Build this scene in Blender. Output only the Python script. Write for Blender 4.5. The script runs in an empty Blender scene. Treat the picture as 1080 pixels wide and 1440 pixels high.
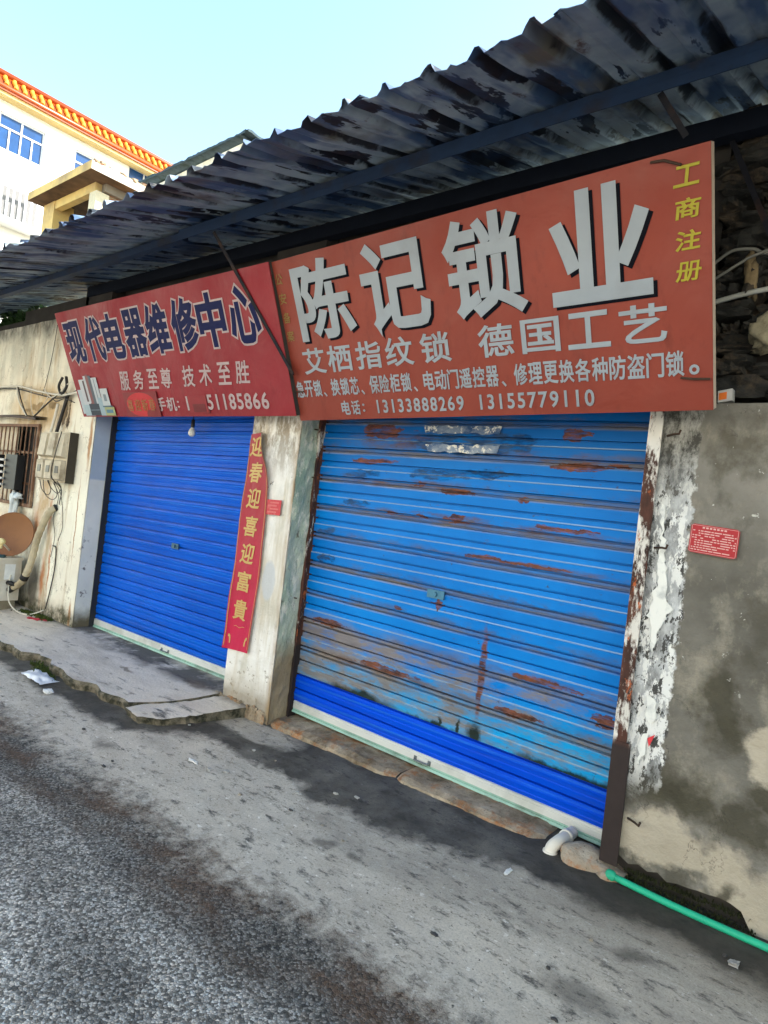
import bpy, bmesh, math, random
from mathutils import Vector, Matrix, noise as mnoise
R = math.radians
random.seed(7)
sc = bpy.context.scene
COL = sc.collection

# ------------------------------------------------------------------ camera
cam = bpy.data.cameras.new('camera')
cam.sensor_fit = 'VERTICAL'; cam.sensor_height = 36.0; cam.lens = 22.5
cam.clip_start = 0.02; cam.clip_end = 2000
camo = bpy.data.objects.new('camera', cam); COL.objects.link(camo)
_r = Vector((0.773658, 0.623183, 0.114435)); _u = Vector((-0.089215, -0.071666, 0.993431)); _f = Vector((-0.627291, 0.778785, -0.000152))
camo.matrix_world = Matrix(((_r.x, _u.x, -_f.x, 0), (_r.y, _u.y, -_f.y, 0), (_r.z, _u.z, -_f.z, 1.64), (0, 0, 0, 1)))
sc.camera = camo

# ------------------------------------------------------------------ light
SUN = Vector((0.56, 0.60, 0.57)).normalized()
w = bpy.data.worlds.new('World'); sc.world = w; w.use_nodes = True
nt = w.node_tree
sky = nt.nodes.new('ShaderNodeTexSky'); sky.sky_type = 'NISHITA'; sky.sun_disc = False
sky.sun_elevation = math.asin(SUN.z); sky.sun_rotation = math.atan2(SUN.x, SUN.y)
sky.air_density = 1.0; sky.dust_density = 0.5; sky.ozone_density = 1.0
bg = nt.nodes['Background']; bg.inputs[1].default_value = 0.15
tint = nt.nodes.new('ShaderNodeMix'); tint.data_type = 'RGBA'; tint.blend_type = 'MULTIPLY'; tint.inputs[0].default_value = 1.0
tint.inputs[7].default_value = (1.05, 1.06, 0.93, 1)
nt.links.new(sky.outputs[0], tint.inputs[6]); nt.links.new(tint.outputs[2], bg.inputs[0])
sl = bpy.data.lights.new('sun', 'SUN'); sl.energy = 4.5; sl.angle = R(0.5); sl.color = (1.0, 0.93, 0.82)
slo = bpy.data.objects.new('sun', sl); COL.objects.link(slo)
slo.rotation_euler = SUN.to_track_quat('Z', 'Y').to_euler()
vs = sc.view_settings
vs.view_transform = 'Standard'; vs.look = 'None'; vs.gamma = 1; vs.use_curve_mapping = False
vs.exposure = 2.0

# ------------------------------------------------------------------ material helper
class G:
    def __init__(s, name, rough=.85, spec=.3, metal=0.0):
        s.m = bpy.data.materials.new(name); s.m.use_nodes = True
        s.t = s.m.node_tree; s.b = s.t.nodes['Principled BSDF']
        s.b.inputs['Roughness'].default_value = rough
        s.b.inputs['Specular IOR Level'].default_value = spec
        s.b.inputs['Metallic'].default_value = metal
        s._p = None; s._x = None
    def node(s, t, ins=None, **kw):
        n = s.t.nodes.new(t)
        for k, v in kw.items(): setattr(n, k, v)
        for k, v in (ins or {}).items(): s.put(n.inputs[k], v)
        return n
    def put(s, sock, v):
        if isinstance(v, bpy.types.NodeSocket): s.t.links.new(v, sock)
        elif isinstance(v, (tuple, list)) and sock.type == 'RGBA' and len(v) == 3: sock.default_value = (*v, 1)
        else: sock.default_value = v
    @property
    def P(s):
        if s._p is None: s._p = s.node('ShaderNodeNewGeometry').outputs['Position']
        return s._p
    @property
    def xyz(s):
        if s._x is None:
            n = s.node('ShaderNodeSeparateXYZ', {0: s.P}); s._x = n.outputs
        return s._x
    def math(s, op, a, b=0.0, clamp=False):
        return s.node('ShaderNodeMath', {0: a, 1: b}, operation=op, use_clamp=clamp).outputs[0]
    def vm(s, op, a, b=(0, 0, 0)):
        n = s.node('ShaderNodeVectorMath', {0: a, 1: b}, operation=op)
        return n.outputs['Value'] if op in ('LENGTH', 'DOT_PRODUCT', 'DISTANCE') else n.outputs[0]
    def noise(s, scale=5, stretch=(1, 1, 1), detail=5, rough=.6, dist=0, vec=None, color=False, off=0):
        v = s.vm('MULTIPLY', vec or s.P, stretch)
        if off: v = s.vm('ADD', v, (off, off * .7, off * 1.3))
        n = s.node('ShaderNodeTexNoise', {'Vector': v, 'Scale': scale, 'Detail': detail, 'Roughness': rough, 'Distortion': dist})
        return n.outputs['Color' if color else 0]
    def vor(s, scale, stretch=(1, 1, 1), feature='F1', out='Distance', rnd=1.0):
        v = s.vm('MULTIPLY', s.P, stretch)
        return s.node('ShaderNodeTexVoronoi', {'Vector': v, 'Scale': scale, 'Randomness': rnd}, feature=feature).outputs[out]
    def mr(s, v, a, b, c=0.0, d=1.0):
        return s.node('ShaderNodeMapRange', {0: v, 1: a, 2: b, 3: c, 4: d}).outputs[0]
    def mix(s, f, a, b, mode='MIX'):
        n = s.node('ShaderNodeMix', data_type='RGBA', blend_type=mode)
        s.put(n.inputs[0], f); s.put(n.inputs[6], a); s.put(n.inputs[7], b)
        return n.outputs[2]
    def warp(s, amp, scale, stretch=(1, 1, 1), detail=4, off=0):
        c = s.noise(scale, stretch, detail, .6, color=True, off=off)
        c = s.vm('SUBTRACT', c, (.5, .5, .5))
        return s.vm('ADD', s.P, s.vm('MULTIPLY', c, (amp, amp, amp) if not isinstance(amp, tuple) else amp))
    def blob(s, vec, c, r, a=.75, b=1.05):
        d = s.vm('MULTIPLY', s.vm('SUBTRACT', vec, c), (1 / r[0], 1 / r[1] if r[1] else 0, 1 / r[2] if r[2] else 0))
        return s.mr(s.vm('LENGTH', d), a, b, 1, 0)
    def blobs(s, vec, lst, a=.75, b=1.05):
        o = None
        for c, r in lst:
            k = s.blob(vec, c, r, a, b)
            o = k if o is None else s.math('MAXIMUM', o, k)
        return o
    def bump(s, h, strength=.4, dist=.01):
        s.t.links.new(s.node('ShaderNodeBump', {'Height': h, 'Strength': strength, 'Distance': dist}).outputs[0], s.b.inputs['Normal'])
    def col(s, c): s.put(s.b.inputs['Base Color'], c); return s
    def rough(s, c): s.put(s.b.inputs['Roughness'], c); return s

MATS = {}
def plain(name, c, rough=.6, spec=.4, metal=0.0, var=.25, scale=14, dirt=None, bump=.0):
    if name in MATS: return MATS[name]
    g = G(name, rough, spec, metal)
    n = g.noise(scale, detail=5)
    dk = tuple(x * (1 - var) for x in c); lt = tuple(min(1, x * (1 + var)) for x in c)
    k = g.mix(n, dk, lt)
    if dirt: k = g.mix(g.mr(g.noise(scale * .35, detail=6, off=3), .5, .72), k, dirt)
    g.col(k)
    if bump: g.bump(n, bump, .004)
    MATS[name] = g.m; return g.m

# ------------------------------------------------------------------ mesh helper
class MB:
    def __init__(s): s.v = []; s.f = []; s.mi = []
    def add(s, vs, fs, mi=0):
        b = len(s.v); s.v += [tuple(v) for v in vs]; s.f += [tuple(i + b for i in f) for f in fs]
        s.mi += list(mi) if isinstance(mi, (list, tuple)) else [mi] * len(fs); return s
    def box(s, x0, x1, y0, y1, z0, z1, mi=0):
        vs = [(x, y, z) for x in (x0, x1) for y in (y0, y1) for z in (z0, z1)]
        return s.add(vs, [(0, 1, 3, 2), (4, 6, 7, 5), (0, 4, 5, 1), (2, 3, 7, 6), (0, 2, 6, 4), (1, 5, 7, 3)], mi)  # -x +x -y +y -z +z
    def obox(s, o, a, b, c, mi=0):
        o, a, b, c = map(Vector, (o, a, b, c))
        vs = [o + a * i + b * j + c * k for i in (0, 1) for j in (0, 1) for k in (0, 1)]
        return s.add(vs, [(0, 1, 3, 2), (4, 6, 7, 5), (0, 4, 5, 1), (2, 3, 7, 6), (0, 2, 6, 4), (1, 5, 7, 3)], mi)
    def tube(s, pts, r, n=8, mi=0, cap=True):
        pts = [Vector(p) for p in pts]; m = len(pts)
        rs = r if isinstance(r, (list, tuple)) else [r] * m
        up = None; rings = []
        for i, p in enumerate(pts):
            t = (pts[min(i + 1, m - 1)] - pts[max(i - 1, 0)]).normalized()
            if up is None: up = Vector((0, 0, 1)) if abs(t.z) < .9 else Vector((1, 0, 0))
            a = t.cross(up).normalized(); up = a.cross(t).normalized()
            rings.append([p + (a * math.cos(2 * math.pi * k / n) + up * math.sin(2 * math.pi * k / n)) * rs[i] for k in range(n)])
        vs = [q for ring in rings for q in ring]; fs = []
        for i in range(m - 1):
            for k in range(n):
                fs.append((i * n + k, i * n + (k + 1) % n, (i + 1) * n + (k + 1) % n, (i + 1) * n + k))
        if cap: fs += [tuple(range(n))[::-1], tuple(range((m - 1) * n, m * n))]
        return s.add(vs, fs, mi)
    def bar(s, p, q, wd, ht, mi=0):
        p, q = Vector(p), Vector(q); t = q - p; tn = t.normalized()
        up = Vector((0, 0, 1)) if abs(tn.z) < .95 else Vector((1, 0, 0))
        a = tn.cross(up).normalized(); b = a.cross(tn)
        return s.obox(p - a * wd / 2 - b * ht / 2, t, a * wd, b * ht, mi)
    def grid(s, fn, nu, nv, mi=0):
        vs = [fn(i / nu, j / nv) for i in range(nu + 1) for j in range(nv + 1)]
        fs = [(i * (nv + 1) + j, (i + 1) * (nv + 1) + j, (i + 1) * (nv + 1) + j + 1, i * (nv + 1) + j + 1) for i in range(nu) for j in range(nv)]
        return s.add(vs, fs, mi)
    def prism(s, poly, d, mi=0):
        d = Vector(d); n = len(poly); a = [Vector(p) for p in poly]
        return s.add(a + [p + d for p in a], [tuple(range(n))[::-1], tuple(range(n, 2 * n))] + [(i, (i + 1) % n, (i + 1) % n + n, i + n) for i in range(n)], mi)
    def lathe(s, prof, o, axis, n=20, mi=0):
        o = Vector(o); ax = Vector(axis).normalized(); q = ax.to_track_quat('Z', 'Y')
        vs = []
        for r, h in prof:
            for k in range(n):
                t = 2 * math.pi * k / n; vs.append(o + q @ Vector((r * math.cos(t), r * math.sin(t), h)))
        fs = [(i * n + k, i * n + (k + 1) % n, (i + 1) * n + (k + 1) % n, (i + 1) * n + k) for i in range(len(prof) - 1) for k in range(n)]
        return s.add(vs, fs, mi)
    def rock(s, c, size, seed=0, cuts=4, rough=.18, pw=.45, mi=0):
        bm = bmesh.new(); bmesh.ops.create_cube(bm, size=2)
        bmesh.ops.subdivide_edges(bm, edges=bm.edges[:], cuts=cuts, use_grid_fill=True)
        sd = Vector((seed * 3.1, seed * 1.7, seed * 5.3)); vs = []
        bm.verts.index_update()
        for v in bm.verts:
            p = v.co; q = p.normalized() * (1 - pw) * 1.25 + p * pw
            k = 1 + rough * mnoise.fractal(p * .9 + sd, 1, 2, 4)
            vs.append(Vector(c) + Vector((q.x * size[0] * k, q.y * size[1] * k, q.z * size[2] * k)))
        fs = [tuple(v.index for v in f.verts) for f in bm.faces]; bm.free()
        return s.add(vs, fs, mi)

WORLD = {}
def obj(name, mb, mats, parent=None, label=None, cat=None, group=None, kind=None, smooth=False, origin=None):
    me = bpy.data.meshes.new(name)
    xs = [v[0] for v in mb.v]; ys = [v[1] for v in mb.v]; zs = [v[2] for v in mb.v]
    o = Vector(origin) if origin else Vector(((min(xs) + max(xs)) / 2, (min(ys) + max(ys)) / 2, min(zs)))
    me.from_pydata([(v[0] - o.x, v[1] - o.y, v[2] - o.z) for v in mb.v], [], mb.f)
    for m in (mats if isinstance(mats, (list, tuple)) else [mats]): me.materials.append(m)
    me.polygons.foreach_set('material_index', mb.mi)
    if smooth: me.polygons.foreach_set('use_smooth', [True] * len(mb.f))
    me.update()
    ob = bpy.data.objects.new(name, me); COL.objects.link(ob)
    WORLD[ob.name] = o.copy()
    if parent is not None:
        ob.parent = parent; ob.location = o - WORLD[parent.name]
    else: ob.location = o
    tag(ob, label, cat, group, kind)
    return ob
def tag(ob, label=None, cat=None, group=None, kind=None):
    if label: ob['label'] = label
    if cat: ob['category'] = cat
    if group: ob['group'] = group
    if kind: ob['kind'] = kind
    return ob
def thing(name, label, cat, loc, group=None):
    o = bpy.data.objects.new(name, None); COL.objects.link(o); o.location = loc; o.empty_display_size = .1
    WORLD[o.name] = Vector(loc); tag(o, label, cat, group); return o
def sm(a, b, x):
    t = max(0., min(1., (x - a) / (b - a))); return t * t * (3 - 2 * t)
def fbm(x, y=0, z=0, oct=4): return mnoise.fractal(Vector((x, y, z)), 1, 2, oct)

# ------------------------------------------------------------------ materials of the setting
def road_material():
    g = G('road_surface', .9, .25)
    x, y, z = g.xyz
    big = g.noise(1.1, detail=5, rough=.62)
    wv = g.warp((.5, .35, 0), 2.2, detail=6)
    wy = g.node('ShaderNodeSeparateXYZ', {0: wv}).outputs
    fine = g.noise(130, detail=3, rough=.7)
    # aggregate: one random grey per stone
    cell = g.node('ShaderNodeSeparateColor', {0: g.vor(105, out='Color')}).outputs
    edge = g.vor(105, feature='DISTANCE_TO_EDGE')
    stone = g.mr(g.math('POWER', cell[0], 1.4), 0, 1, .05, .33)
    stone = g.math('MULTIPLY', stone, g.mr(edge, .0, .12, .35, 1.0))
    bandn = g.noise(1.6, (.45, 1.6, 1), detail=5, off=9)
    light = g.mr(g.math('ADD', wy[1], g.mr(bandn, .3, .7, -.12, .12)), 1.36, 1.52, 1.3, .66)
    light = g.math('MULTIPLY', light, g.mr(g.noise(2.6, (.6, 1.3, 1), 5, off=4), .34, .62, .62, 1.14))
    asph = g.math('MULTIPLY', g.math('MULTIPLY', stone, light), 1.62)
    ac = g.mix(cell[1], (1.03, 1.0, .91), (1.14, 1.0, .83))
    av = g.vm('MULTIPLY', ac, g.node('ShaderNodeCombineXYZ', {0: asph, 1: asph, 2: asph}).outputs[0])
    brown = g.math('MULTIPLY', g.mr(g.noise(3.2, (.6, 1.4, 1), 6, off=2), .44, .60), g.math('MULTIPLY', g.mr(y, 1.40, 1.60), g.mr(y, 2.05, 1.88)))
    av = g.mix(g.math('MULTIPLY', brown, .75), av, g.mix(cell[2], (.035, .022, .014), (.17, .10, .06)))
    # worn cement strip beside the shops
    cm = g.mix(g.mr(big, .3, .7), (.41, .36, .29), (.60, .53, .43))
    cm = g.mix(g.mr(g.noise(9, (.5, 1, 1), 7, .7), .35, .75), cm, (.68, .61, .50), 'MIX')
    cm = g.mix(g.mr(g.noise(22, (.45, 1, 1), 6, .75, off=6), .54, .66), cm, (.12, .11, .095))
    cm = g.mix(g.mr(g.noise(75, (.7, 1, 1), 4, .75, off=66), .60, .68), cm, (.07, .065, .055))
    cm = g.mix(g.math('MULTIPLY', g.mr(fine, .45, .8), .5), cm, (.12, .115, .11))
    cm = g.mix(g.mr(g.noise(40, (.6, 1, 1), 4, .7, off=8), .62, .69), cm, (.80, .75, .66))
    # greasy wet stain that runs along the wall foot
    lim = g.math('ADD', g.mr(x, -3.9, -3.3, 2.2, 2.52), g.mr(x, -1.45, -1.0, 0, .16))
    sd = g.math('SUBTRACT', g.math('ADD', wy[1], g.mr(g.noise(7, detail=6, off=1), .3, .7, -.05, .05)), lim)
    st = g.mr(sd, -.03, .05)
    st = g.math('MULTIPLY', st, g.mr(g.blob(g.warp(.25, 4), (-3.15, 2.86, .1), (.42, .13, 0)), 0, 1, 1, .25))
    st = g.math('MULTIPLY', st, g.mr(g.noise(3.5, detail=5, off=12), .3, .6, .72, 1))
    st2 = g.blobs(g.warp(.22, 5, off=5), [((-1.94, 2.24, 0), (.05, .04, 0)), ((-1.77, 2.26, 0), (.05, .035, 0)), ((-.71, 2.2, 0), (.16, .08, 0)), ((-.6, 2.5, 0), (.1, .05, 0)), ((-3.6, 2.05, 0), (.12, .05, 0))], .4, 1.1)
    st = g.math('MAXIMUM', st, g.math('MULTIPLY', st2, .6))
    soft = g.math('MULTIPLY', g.mr(g.noise(1.9, (.6, 1.2, 1), 6, .62, off=31), .46, .68), g.mr(wy[1], 1.9, 2.3))
    cm = g.mix(g.math('MULTIPLY', soft, .55), cm, (.15, .135, .115))
    rt = g.math('MULTIPLY', g.mr(wy[1], 2.45, 2.75), g.mr(x, -1.3, -.8))
    cm = g.mix(g.math('MULTIPLY', rt, .75), cm, g.mix(g.noise(14, detail=6, rough=.7), (.03, .026, .02), (.22, .18, .13)))
    cm = g.mix(g.math('MULTIPLY', st, .93), cm, g.mix(g.noise(30, detail=4), (.017, .015, .0125), (.06, .054, .046)))
    zone = g.mr(g.math('ADD', wy[1], g.mr(g.noise(14, detail=6, rough=.75), .3, .7, -.13, .13)), 1.72, 1.92)
    g.col(g.mix(zone, av, cm))
    g.rough(g.mr(st, 0, 1, .9, .8))
    hb = g.math('ADD', g.math('MULTIPLY', g.math('MULTIPLY', edge, g.math('SUBTRACT', 1.0, zone)), 1.0), g.math('MULTIPLY', g.noise(60, detail=6, rough=.7), .35))
    g.bump(hb, .55, .012)
    return g.m

def ground_z(x, y):
    b = .045 + .075 * sm(1.5, 2.95, y) + .012 * max(-1.2, min(3, x + 3.1))
    b += .006 * fbm(x * 1.3, y * 1.3) + .003 * fbm(x * 6, y * 6)
    return b
def axis(lo, hi, fine, c0, c1, grow=1.35):
    a = []; t = c0
    while t < c1: a.append(t); t += fine
    s = fine; t = c1; a.append(t)
    while t < hi: s *= grow; t += s; a.append(t)
    s = fine; t = c0; l = []
    while t > lo: s *= grow; t -= s; l.append(t)
    return l[::-1] + a
xs = axis(-300, 300, .05, -8, 1.0); ys = axis(-300, 300, .05, .6, 3.3)
mb = MB(); n2 = len(ys)
mb.add([(x, y, ground_z(x, y)) for x in xs for y in ys], [(i * n2 + j, (i + 1) * n2 + j, (i + 1) * n2 + j + 1, i * n2 + j + 1) for i in range(len(xs) - 1) for j in range(n2 - 1)])
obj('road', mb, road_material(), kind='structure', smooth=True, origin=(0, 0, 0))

def slab_material():
    g = G('pavement_cement', .9, .25)
    x, y, z = g.xyz
    c = g.mix(g.mr(g.noise(1.8, (.8, 1.4, 1), 6), .3, .7), (.45, .39, .32), (.68, .60, .50))
    c = g.mix(g.mr(g.noise(7, (.35, 1.4, 1), 7, .7), .4, .75), c, (.74, .67, .57))
    c = g.mix(g.mr(g.noise(9, (.4, 1.3, 1), 6, .7, off=3), .56, .68), c, (.13, .12, .11))
    wv = g.node('ShaderNodeSeparateXYZ', {0: g.warp((.4, .3, 0), 3, detail=6)}).outputs
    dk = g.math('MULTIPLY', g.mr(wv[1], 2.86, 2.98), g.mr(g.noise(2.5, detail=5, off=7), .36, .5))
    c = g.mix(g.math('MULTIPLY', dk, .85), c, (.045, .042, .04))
    br = g.blobs(g.warp(.2, 6, off=2), [((-3.95, 2.95, .2), (.22, .07, 0)), ((-4.6, 2.75, .2), (.12, .03, 0))], .4, 1.1)
    c = g.mix(g.math('MULTIPLY', br, .7), c, (.11, .075, .05))
    c = g.mix(g.math('MULTIPLY', g.mr(g.noise(90, detail=3), .5, .75), .35), c, (.14, .135, .125))
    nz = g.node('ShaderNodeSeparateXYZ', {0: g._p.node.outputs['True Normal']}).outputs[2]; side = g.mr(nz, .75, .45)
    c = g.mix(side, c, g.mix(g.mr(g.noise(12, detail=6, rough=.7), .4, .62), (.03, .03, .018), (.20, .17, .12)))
    g.col(c); g.bump(g.noise(45, detail=7, rough=.7), .5, .012)
    return g.m
M_SLAB = slab_material()
# pavement slab: broken front edge
edge = [(-14, 2.30), (-9.5, 2.34), (-7.2, 2.30), (-6.4, 2.33), (-5.94, 2.32), (-5.78, 2.35), (-5.55, 2.33), (-5.42, 2.42), (-5.21, 2.42), (-5.08, 2.36), (-4.89, 2.37), (-4.65, 2.34), (-4.45, 2.40), (-4.30, 2.38), (-4.12, 2.41), (-3.98, 2.40), (-3.90, 2.50)]
def slab_top(x, y): return .145 + .06 * sm(2.3, 3.1, y) + .004 * fbm(x * 2, y * 2) + .002 * fbm(x * 9, y * 9)
mb = MB(); e2 = []
for (a, b), (c, d) in zip(edge, edge[1:]):
    k = max(1, int((c - a) / .05))
    for i in range(k):
        t = i / k; xx = a + (c - a) * t; e2.append((xx, b + (d - b) * t + .018 * fbm(xx * 8, 3.3)))
e2 += [(-3.90, 2.50), (-3.80, 2.62), (-3.74, 2.78), (-3.70, 3.02)]
nj = 16; vs_ = []
for (a, b) in e2:
    vs_.append((a + .012, b + .02 + .01 * fbm(a * 11), .0)); vs_.append((a, b, slab_top(a, b) - .025 + .01 * fbm(a * 9, 1.1)))
    for j in range(nj + 1):
        t = j / nj; y = b + .012 + (3.22 - b - .012) * t; vs_.append((a, y, slab_top(a, y)))
m_ = nj + 3
fs_ = [(i * m_ + j, (i + 1) * m_ + j, (i + 1) * m_ + j + 1, i * m_ + j + 1) for i in range(len(e2) - 1) for j in range(m_ - 1)]
mb.add(vs_, fs_)
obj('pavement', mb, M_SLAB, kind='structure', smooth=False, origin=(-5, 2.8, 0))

# ------------------------------------------------------------------ wall materials
def cream_material(name, base=(.84, .78, .64), seed=0, stain=True):
    g = G(name, .9, .2)
    x, y, z = g.xyz
    c = g.mix(g.mr(g.noise(1.7, detail=6, off=seed), .3, .7), tuple(v * .82 for v in base), tuple(min(.86, v * 1.12) for v in base))
    dr = g.noise(7, (1, 1, .12), 6, .65, off=seed + 3)
    c = g.mix(g.mr(dr, .50, .66, 0, .8), c, (.40, .29, .16) if stain else (.52, .46, .34))
    c = g.mix(g.mr(g.noise(3, (1, 1, .6), 6, .65, off=seed + 8), .52, .66, 0, .6), c, (.42, .43, .36))
    wv = g.node('ShaderNodeSeparateXYZ', {0: g.warp(.35, 4, off=seed + 1, detail=6)}).outputs
    ft = g.mr(wv[2], .42, .22)
    c = g.mix(g.math('MULTIPLY', ft, .8), c, g.mix(g.noise(11, detail=5), (.13, .10, .06), (.40, .34, .25)))
    chip = g.mr(g.noise(14, detail=6, rough=.7, off=seed + 5), .64, .67)
    chip = g.math('MULTIPLY', chip, g.mr(g.noise(1.8, detail=2, off=seed + 6), .45, .6))
    c = g.mix(chip, c, (.22, .20, .17))
    if stain:
        wp = g.warp((.12, 0, .3), 5, off=4)
        o = g.blobs(wp, [((-6.76, 2.98, 1.25), (.035, 0, .22)), ((-7.06, 2.98, 1.05), (.09, 0, .25)), ((-6.80, 2.98, .55), (.05, 0, .30)), ((-6.66, 2.98, .7), (.02, 0, .3))], .3, 1.2)
        c = g.mix(g.math('MULTIPLY', o, .9), c, (.42, .14, .035))
        wb = g.warp((.3, 0, .3), 5, off=22, detail=7)
        bz = g.blobs(wb, [((-7.3, 2.98, 2.3), (.8, 0, .28)), ((-6.95, 2.98, 1.45), (.16, 0, .4)), ((-7.6, 2.98, 1.1), (.6, 0, .16)), ((-6.62, 2.98, 2.25), (.12, 0, .25))], .55, 1.1)
        c = g.mix(g.math('MULTIPLY', bz, g.mr(g.noise(8, (1, 1, .5), 7, .7, off=33), .35, .6, .25, .85)), c, g.mix(g.noise(7, detail=5, off=3), (.30, .17, .07), (.60, .44, .24)))
        gs = g.math('MULTIPLY', g.mr(wv[2], 2.55, 2.75), g.mr(g.noise(6, (1, 1, .15), 6, .65, off=27), .42, .62)); c = g.mix(g.math('MULTIPLY', gs, .7), c, g.mix(g.noise(5, detail=3), (.42, .50, .44), (.62, .52, .40)))
        tpd = g.math('MULTIPLY', g.mr(wv[2], 3.08, 3.25), g.mr(g.noise(9, (1, 1, .4), 6, .7, off=29), .35, .55)); c = g.mix(g.math('MULTIPLY', tpd, .85), c, (.10, .10, .085))
        h = g.blobs(g.warp((.22, 0, .12), 9, off=9, detail=6), [((-7.32, 2.98, 2.335), (.22, 0, .055)), ((-6.98, 2.98, 2.36), (.11, 0, .05)), ((-7.6, 2.98, 2.31), (.09, 0, .025)), ((-6.70, 2.98, 2.30), (.05, 0, .20)), ((-6.60, 2.98, 2.26), (.025, 0, .18))], .75, .95)
        c = g.mix(h, c, g.mix(g.mr(g.noise(13, (1, 1, .5), 5, off=7), .4, .65), (.02, .018, .015), (.20, .15, .11)))
        ed = g.blobs(g.warp((.05, 0, .2), 8, off=15), [((-6.10, 2.98, 2.0), (.035, 0, .3)), ((-6.2, 2.98, 1.2), (.012, 0, .5)), ((-6.12, 2.98, .3), (.03, 0, .15))], .5, 1.1)
        c = g.mix(g.math('MULTIPLY', ed, .85), c, (.36, .17, .06))
        yl = g.blobs(g.warp(.4, 3, off=2), [((-7.4, 2.98, 2.35), (.9, 0, .3))], .4, 1.2)
        c = g.mix(g.math('MULTIPLY', yl, .5), c, (.55, .38, .18))
        bk = g.blobs(g.warp((.1, 0, .3), 5, off=14), [((-6.98, 2.98, .45), (.16, 0, .32)), ((-8, 2.98, .3), (.8, 0, .25))], .5, 1.1)
        c = g.mix(g.math('MULTIPLY', bk, .85), c, (.05, .042, .03))
        mo = g.math('MULTIPLY', g.mr(wv[2], .36, .27), g.mr(g.noise(10, detail=6, rough=.7, off=37), .4, .55)); c = g.mix(g.math('MULTIPLY', mo, .9), c, (.035, .04, .016))
        ck = g.mr(g.math('ABSOLUTE', g.math('SUBTRACT', g.noise(1.5, (1.3, 1, .5), 6, .6, 1.0, off=41), .5)), .0, .0045, .6, 0); c = g.mix(ck, c, (.16, .12, .08))
    tp = g.math('MULTIPLY', g.mr(wv[2], 1.75, 2.1), g.mr(g.noise(16, (1, 1, .4), 7, .75, off=seed + 19), .42, .56))
    if not stain:
        c = g.mix(g.math('MULTIPLY', tp, .85), c, g.mix(g.noise(20, detail=5), (.10, .075, .045), (.34, .27, .18)))
        lb = g.blobs(g.warp((.04, 0, .04), 9), [((-3.35, 2.98, 1.08), (.075, 0, .15)), ((-3.4, 2.98, 1.55), (.10, 0, .03))], .8, 1.0)
        c = g.mix(g.math('MULTIPLY', lb, .8), c, (.50, .53, .55))
        dn = g.math('MULTIPLY', g.mr(x, -3.25, -3.21), g.mr(g.noise(9, (1, 1, .3), 6, off=4), .35, .6)); c = g.mix(g.math('MULTIPLY', dn, .8), c, (.30, .20, .09))
    fk = g.mr(g.noise(20, detail=7, rough=.72, off=seed + 23), .60, .63); fk = g.math('MULTIPLY', fk, g.mr(wv[2], .9, .4))
    c = g.mix(g.math('MULTIPLY', fk, .8), c, (.26, .22, .16))
    g.col(c); g.bump(g.math('ADD', g.noise(28, detail=7, rough=.65), g.math('MULTIPLY', chip, -.5)), .6, .014)
    return g.m
M_HOUSE = cream_material('aged_cream_render')
M_PILLAR = cream_material('cream_pillar_paint', (.86, .83, .74), 11, False)

def reveal_green():
    g = G('peeling_green_paint', .9, .2)
    x, y, z = g.xyz
    c = g.mix(g.mr(g.noise(4, (1, 1, .5), 6, .65), .35, .65), (.24, .33, .26), (.50, .53, .42))
    c = g.mix(g.mr(g.noise(16, (1, 1, .45), 7, .75, off=2), .5, .62), c, (.66, .64, .54))
    c = g.mix(g.mr(g.noise(20, (1, 1, .4), 7, .75, off=5), .58, .68), c, (.13, .115, .085))
    wz = g.node('ShaderNodeSeparateXYZ', {0: g.warp(.5, 4, off=7)}).outputs[2]
    c = g.mix(g.mr(wz, .75, .5), c, g.mix(g.noise(6, detail=5), (.17, .12, .065), (.40, .33, .22)))
    g.col(c); g.bump(g.noise(22, (1, 1, .6), 7, .7), .7, .015)
    return g.m
def reveal_grey():
    g = G('grey_painted_cement', .85, .25)
    x, y, z = g.xyz
    c = g.mix(g.mr(g.noise(2.5, detail=5), .3, .7), (.60, .60, .53), (.76, .75, .66))
    c = g.mix(g.mr(z, 1.62, 1.64), c, g.mix(g.noise(4, detail=4), (.30, .36, .42), (.48, .54, .57)))
    chip = g.math('MULTIPLY', g.mr(g.noise(11, detail=6, rough=.7, off=4), .58, .61), g.mr(z, 1.2, .9))
    c = g.mix(chip, c, (.18, .17, .15))
    wz = g.node('ShaderNodeSeparateXYZ', {0: g.warp(.3, 6, off=7)}).outputs[2]
    c = g.mix(g.mr(wz, .42, .24), c, (.13, .11, .07))
    g.col(c); g.bump(g.noise(30, detail=6), .3, .008)
    return g.m
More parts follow.
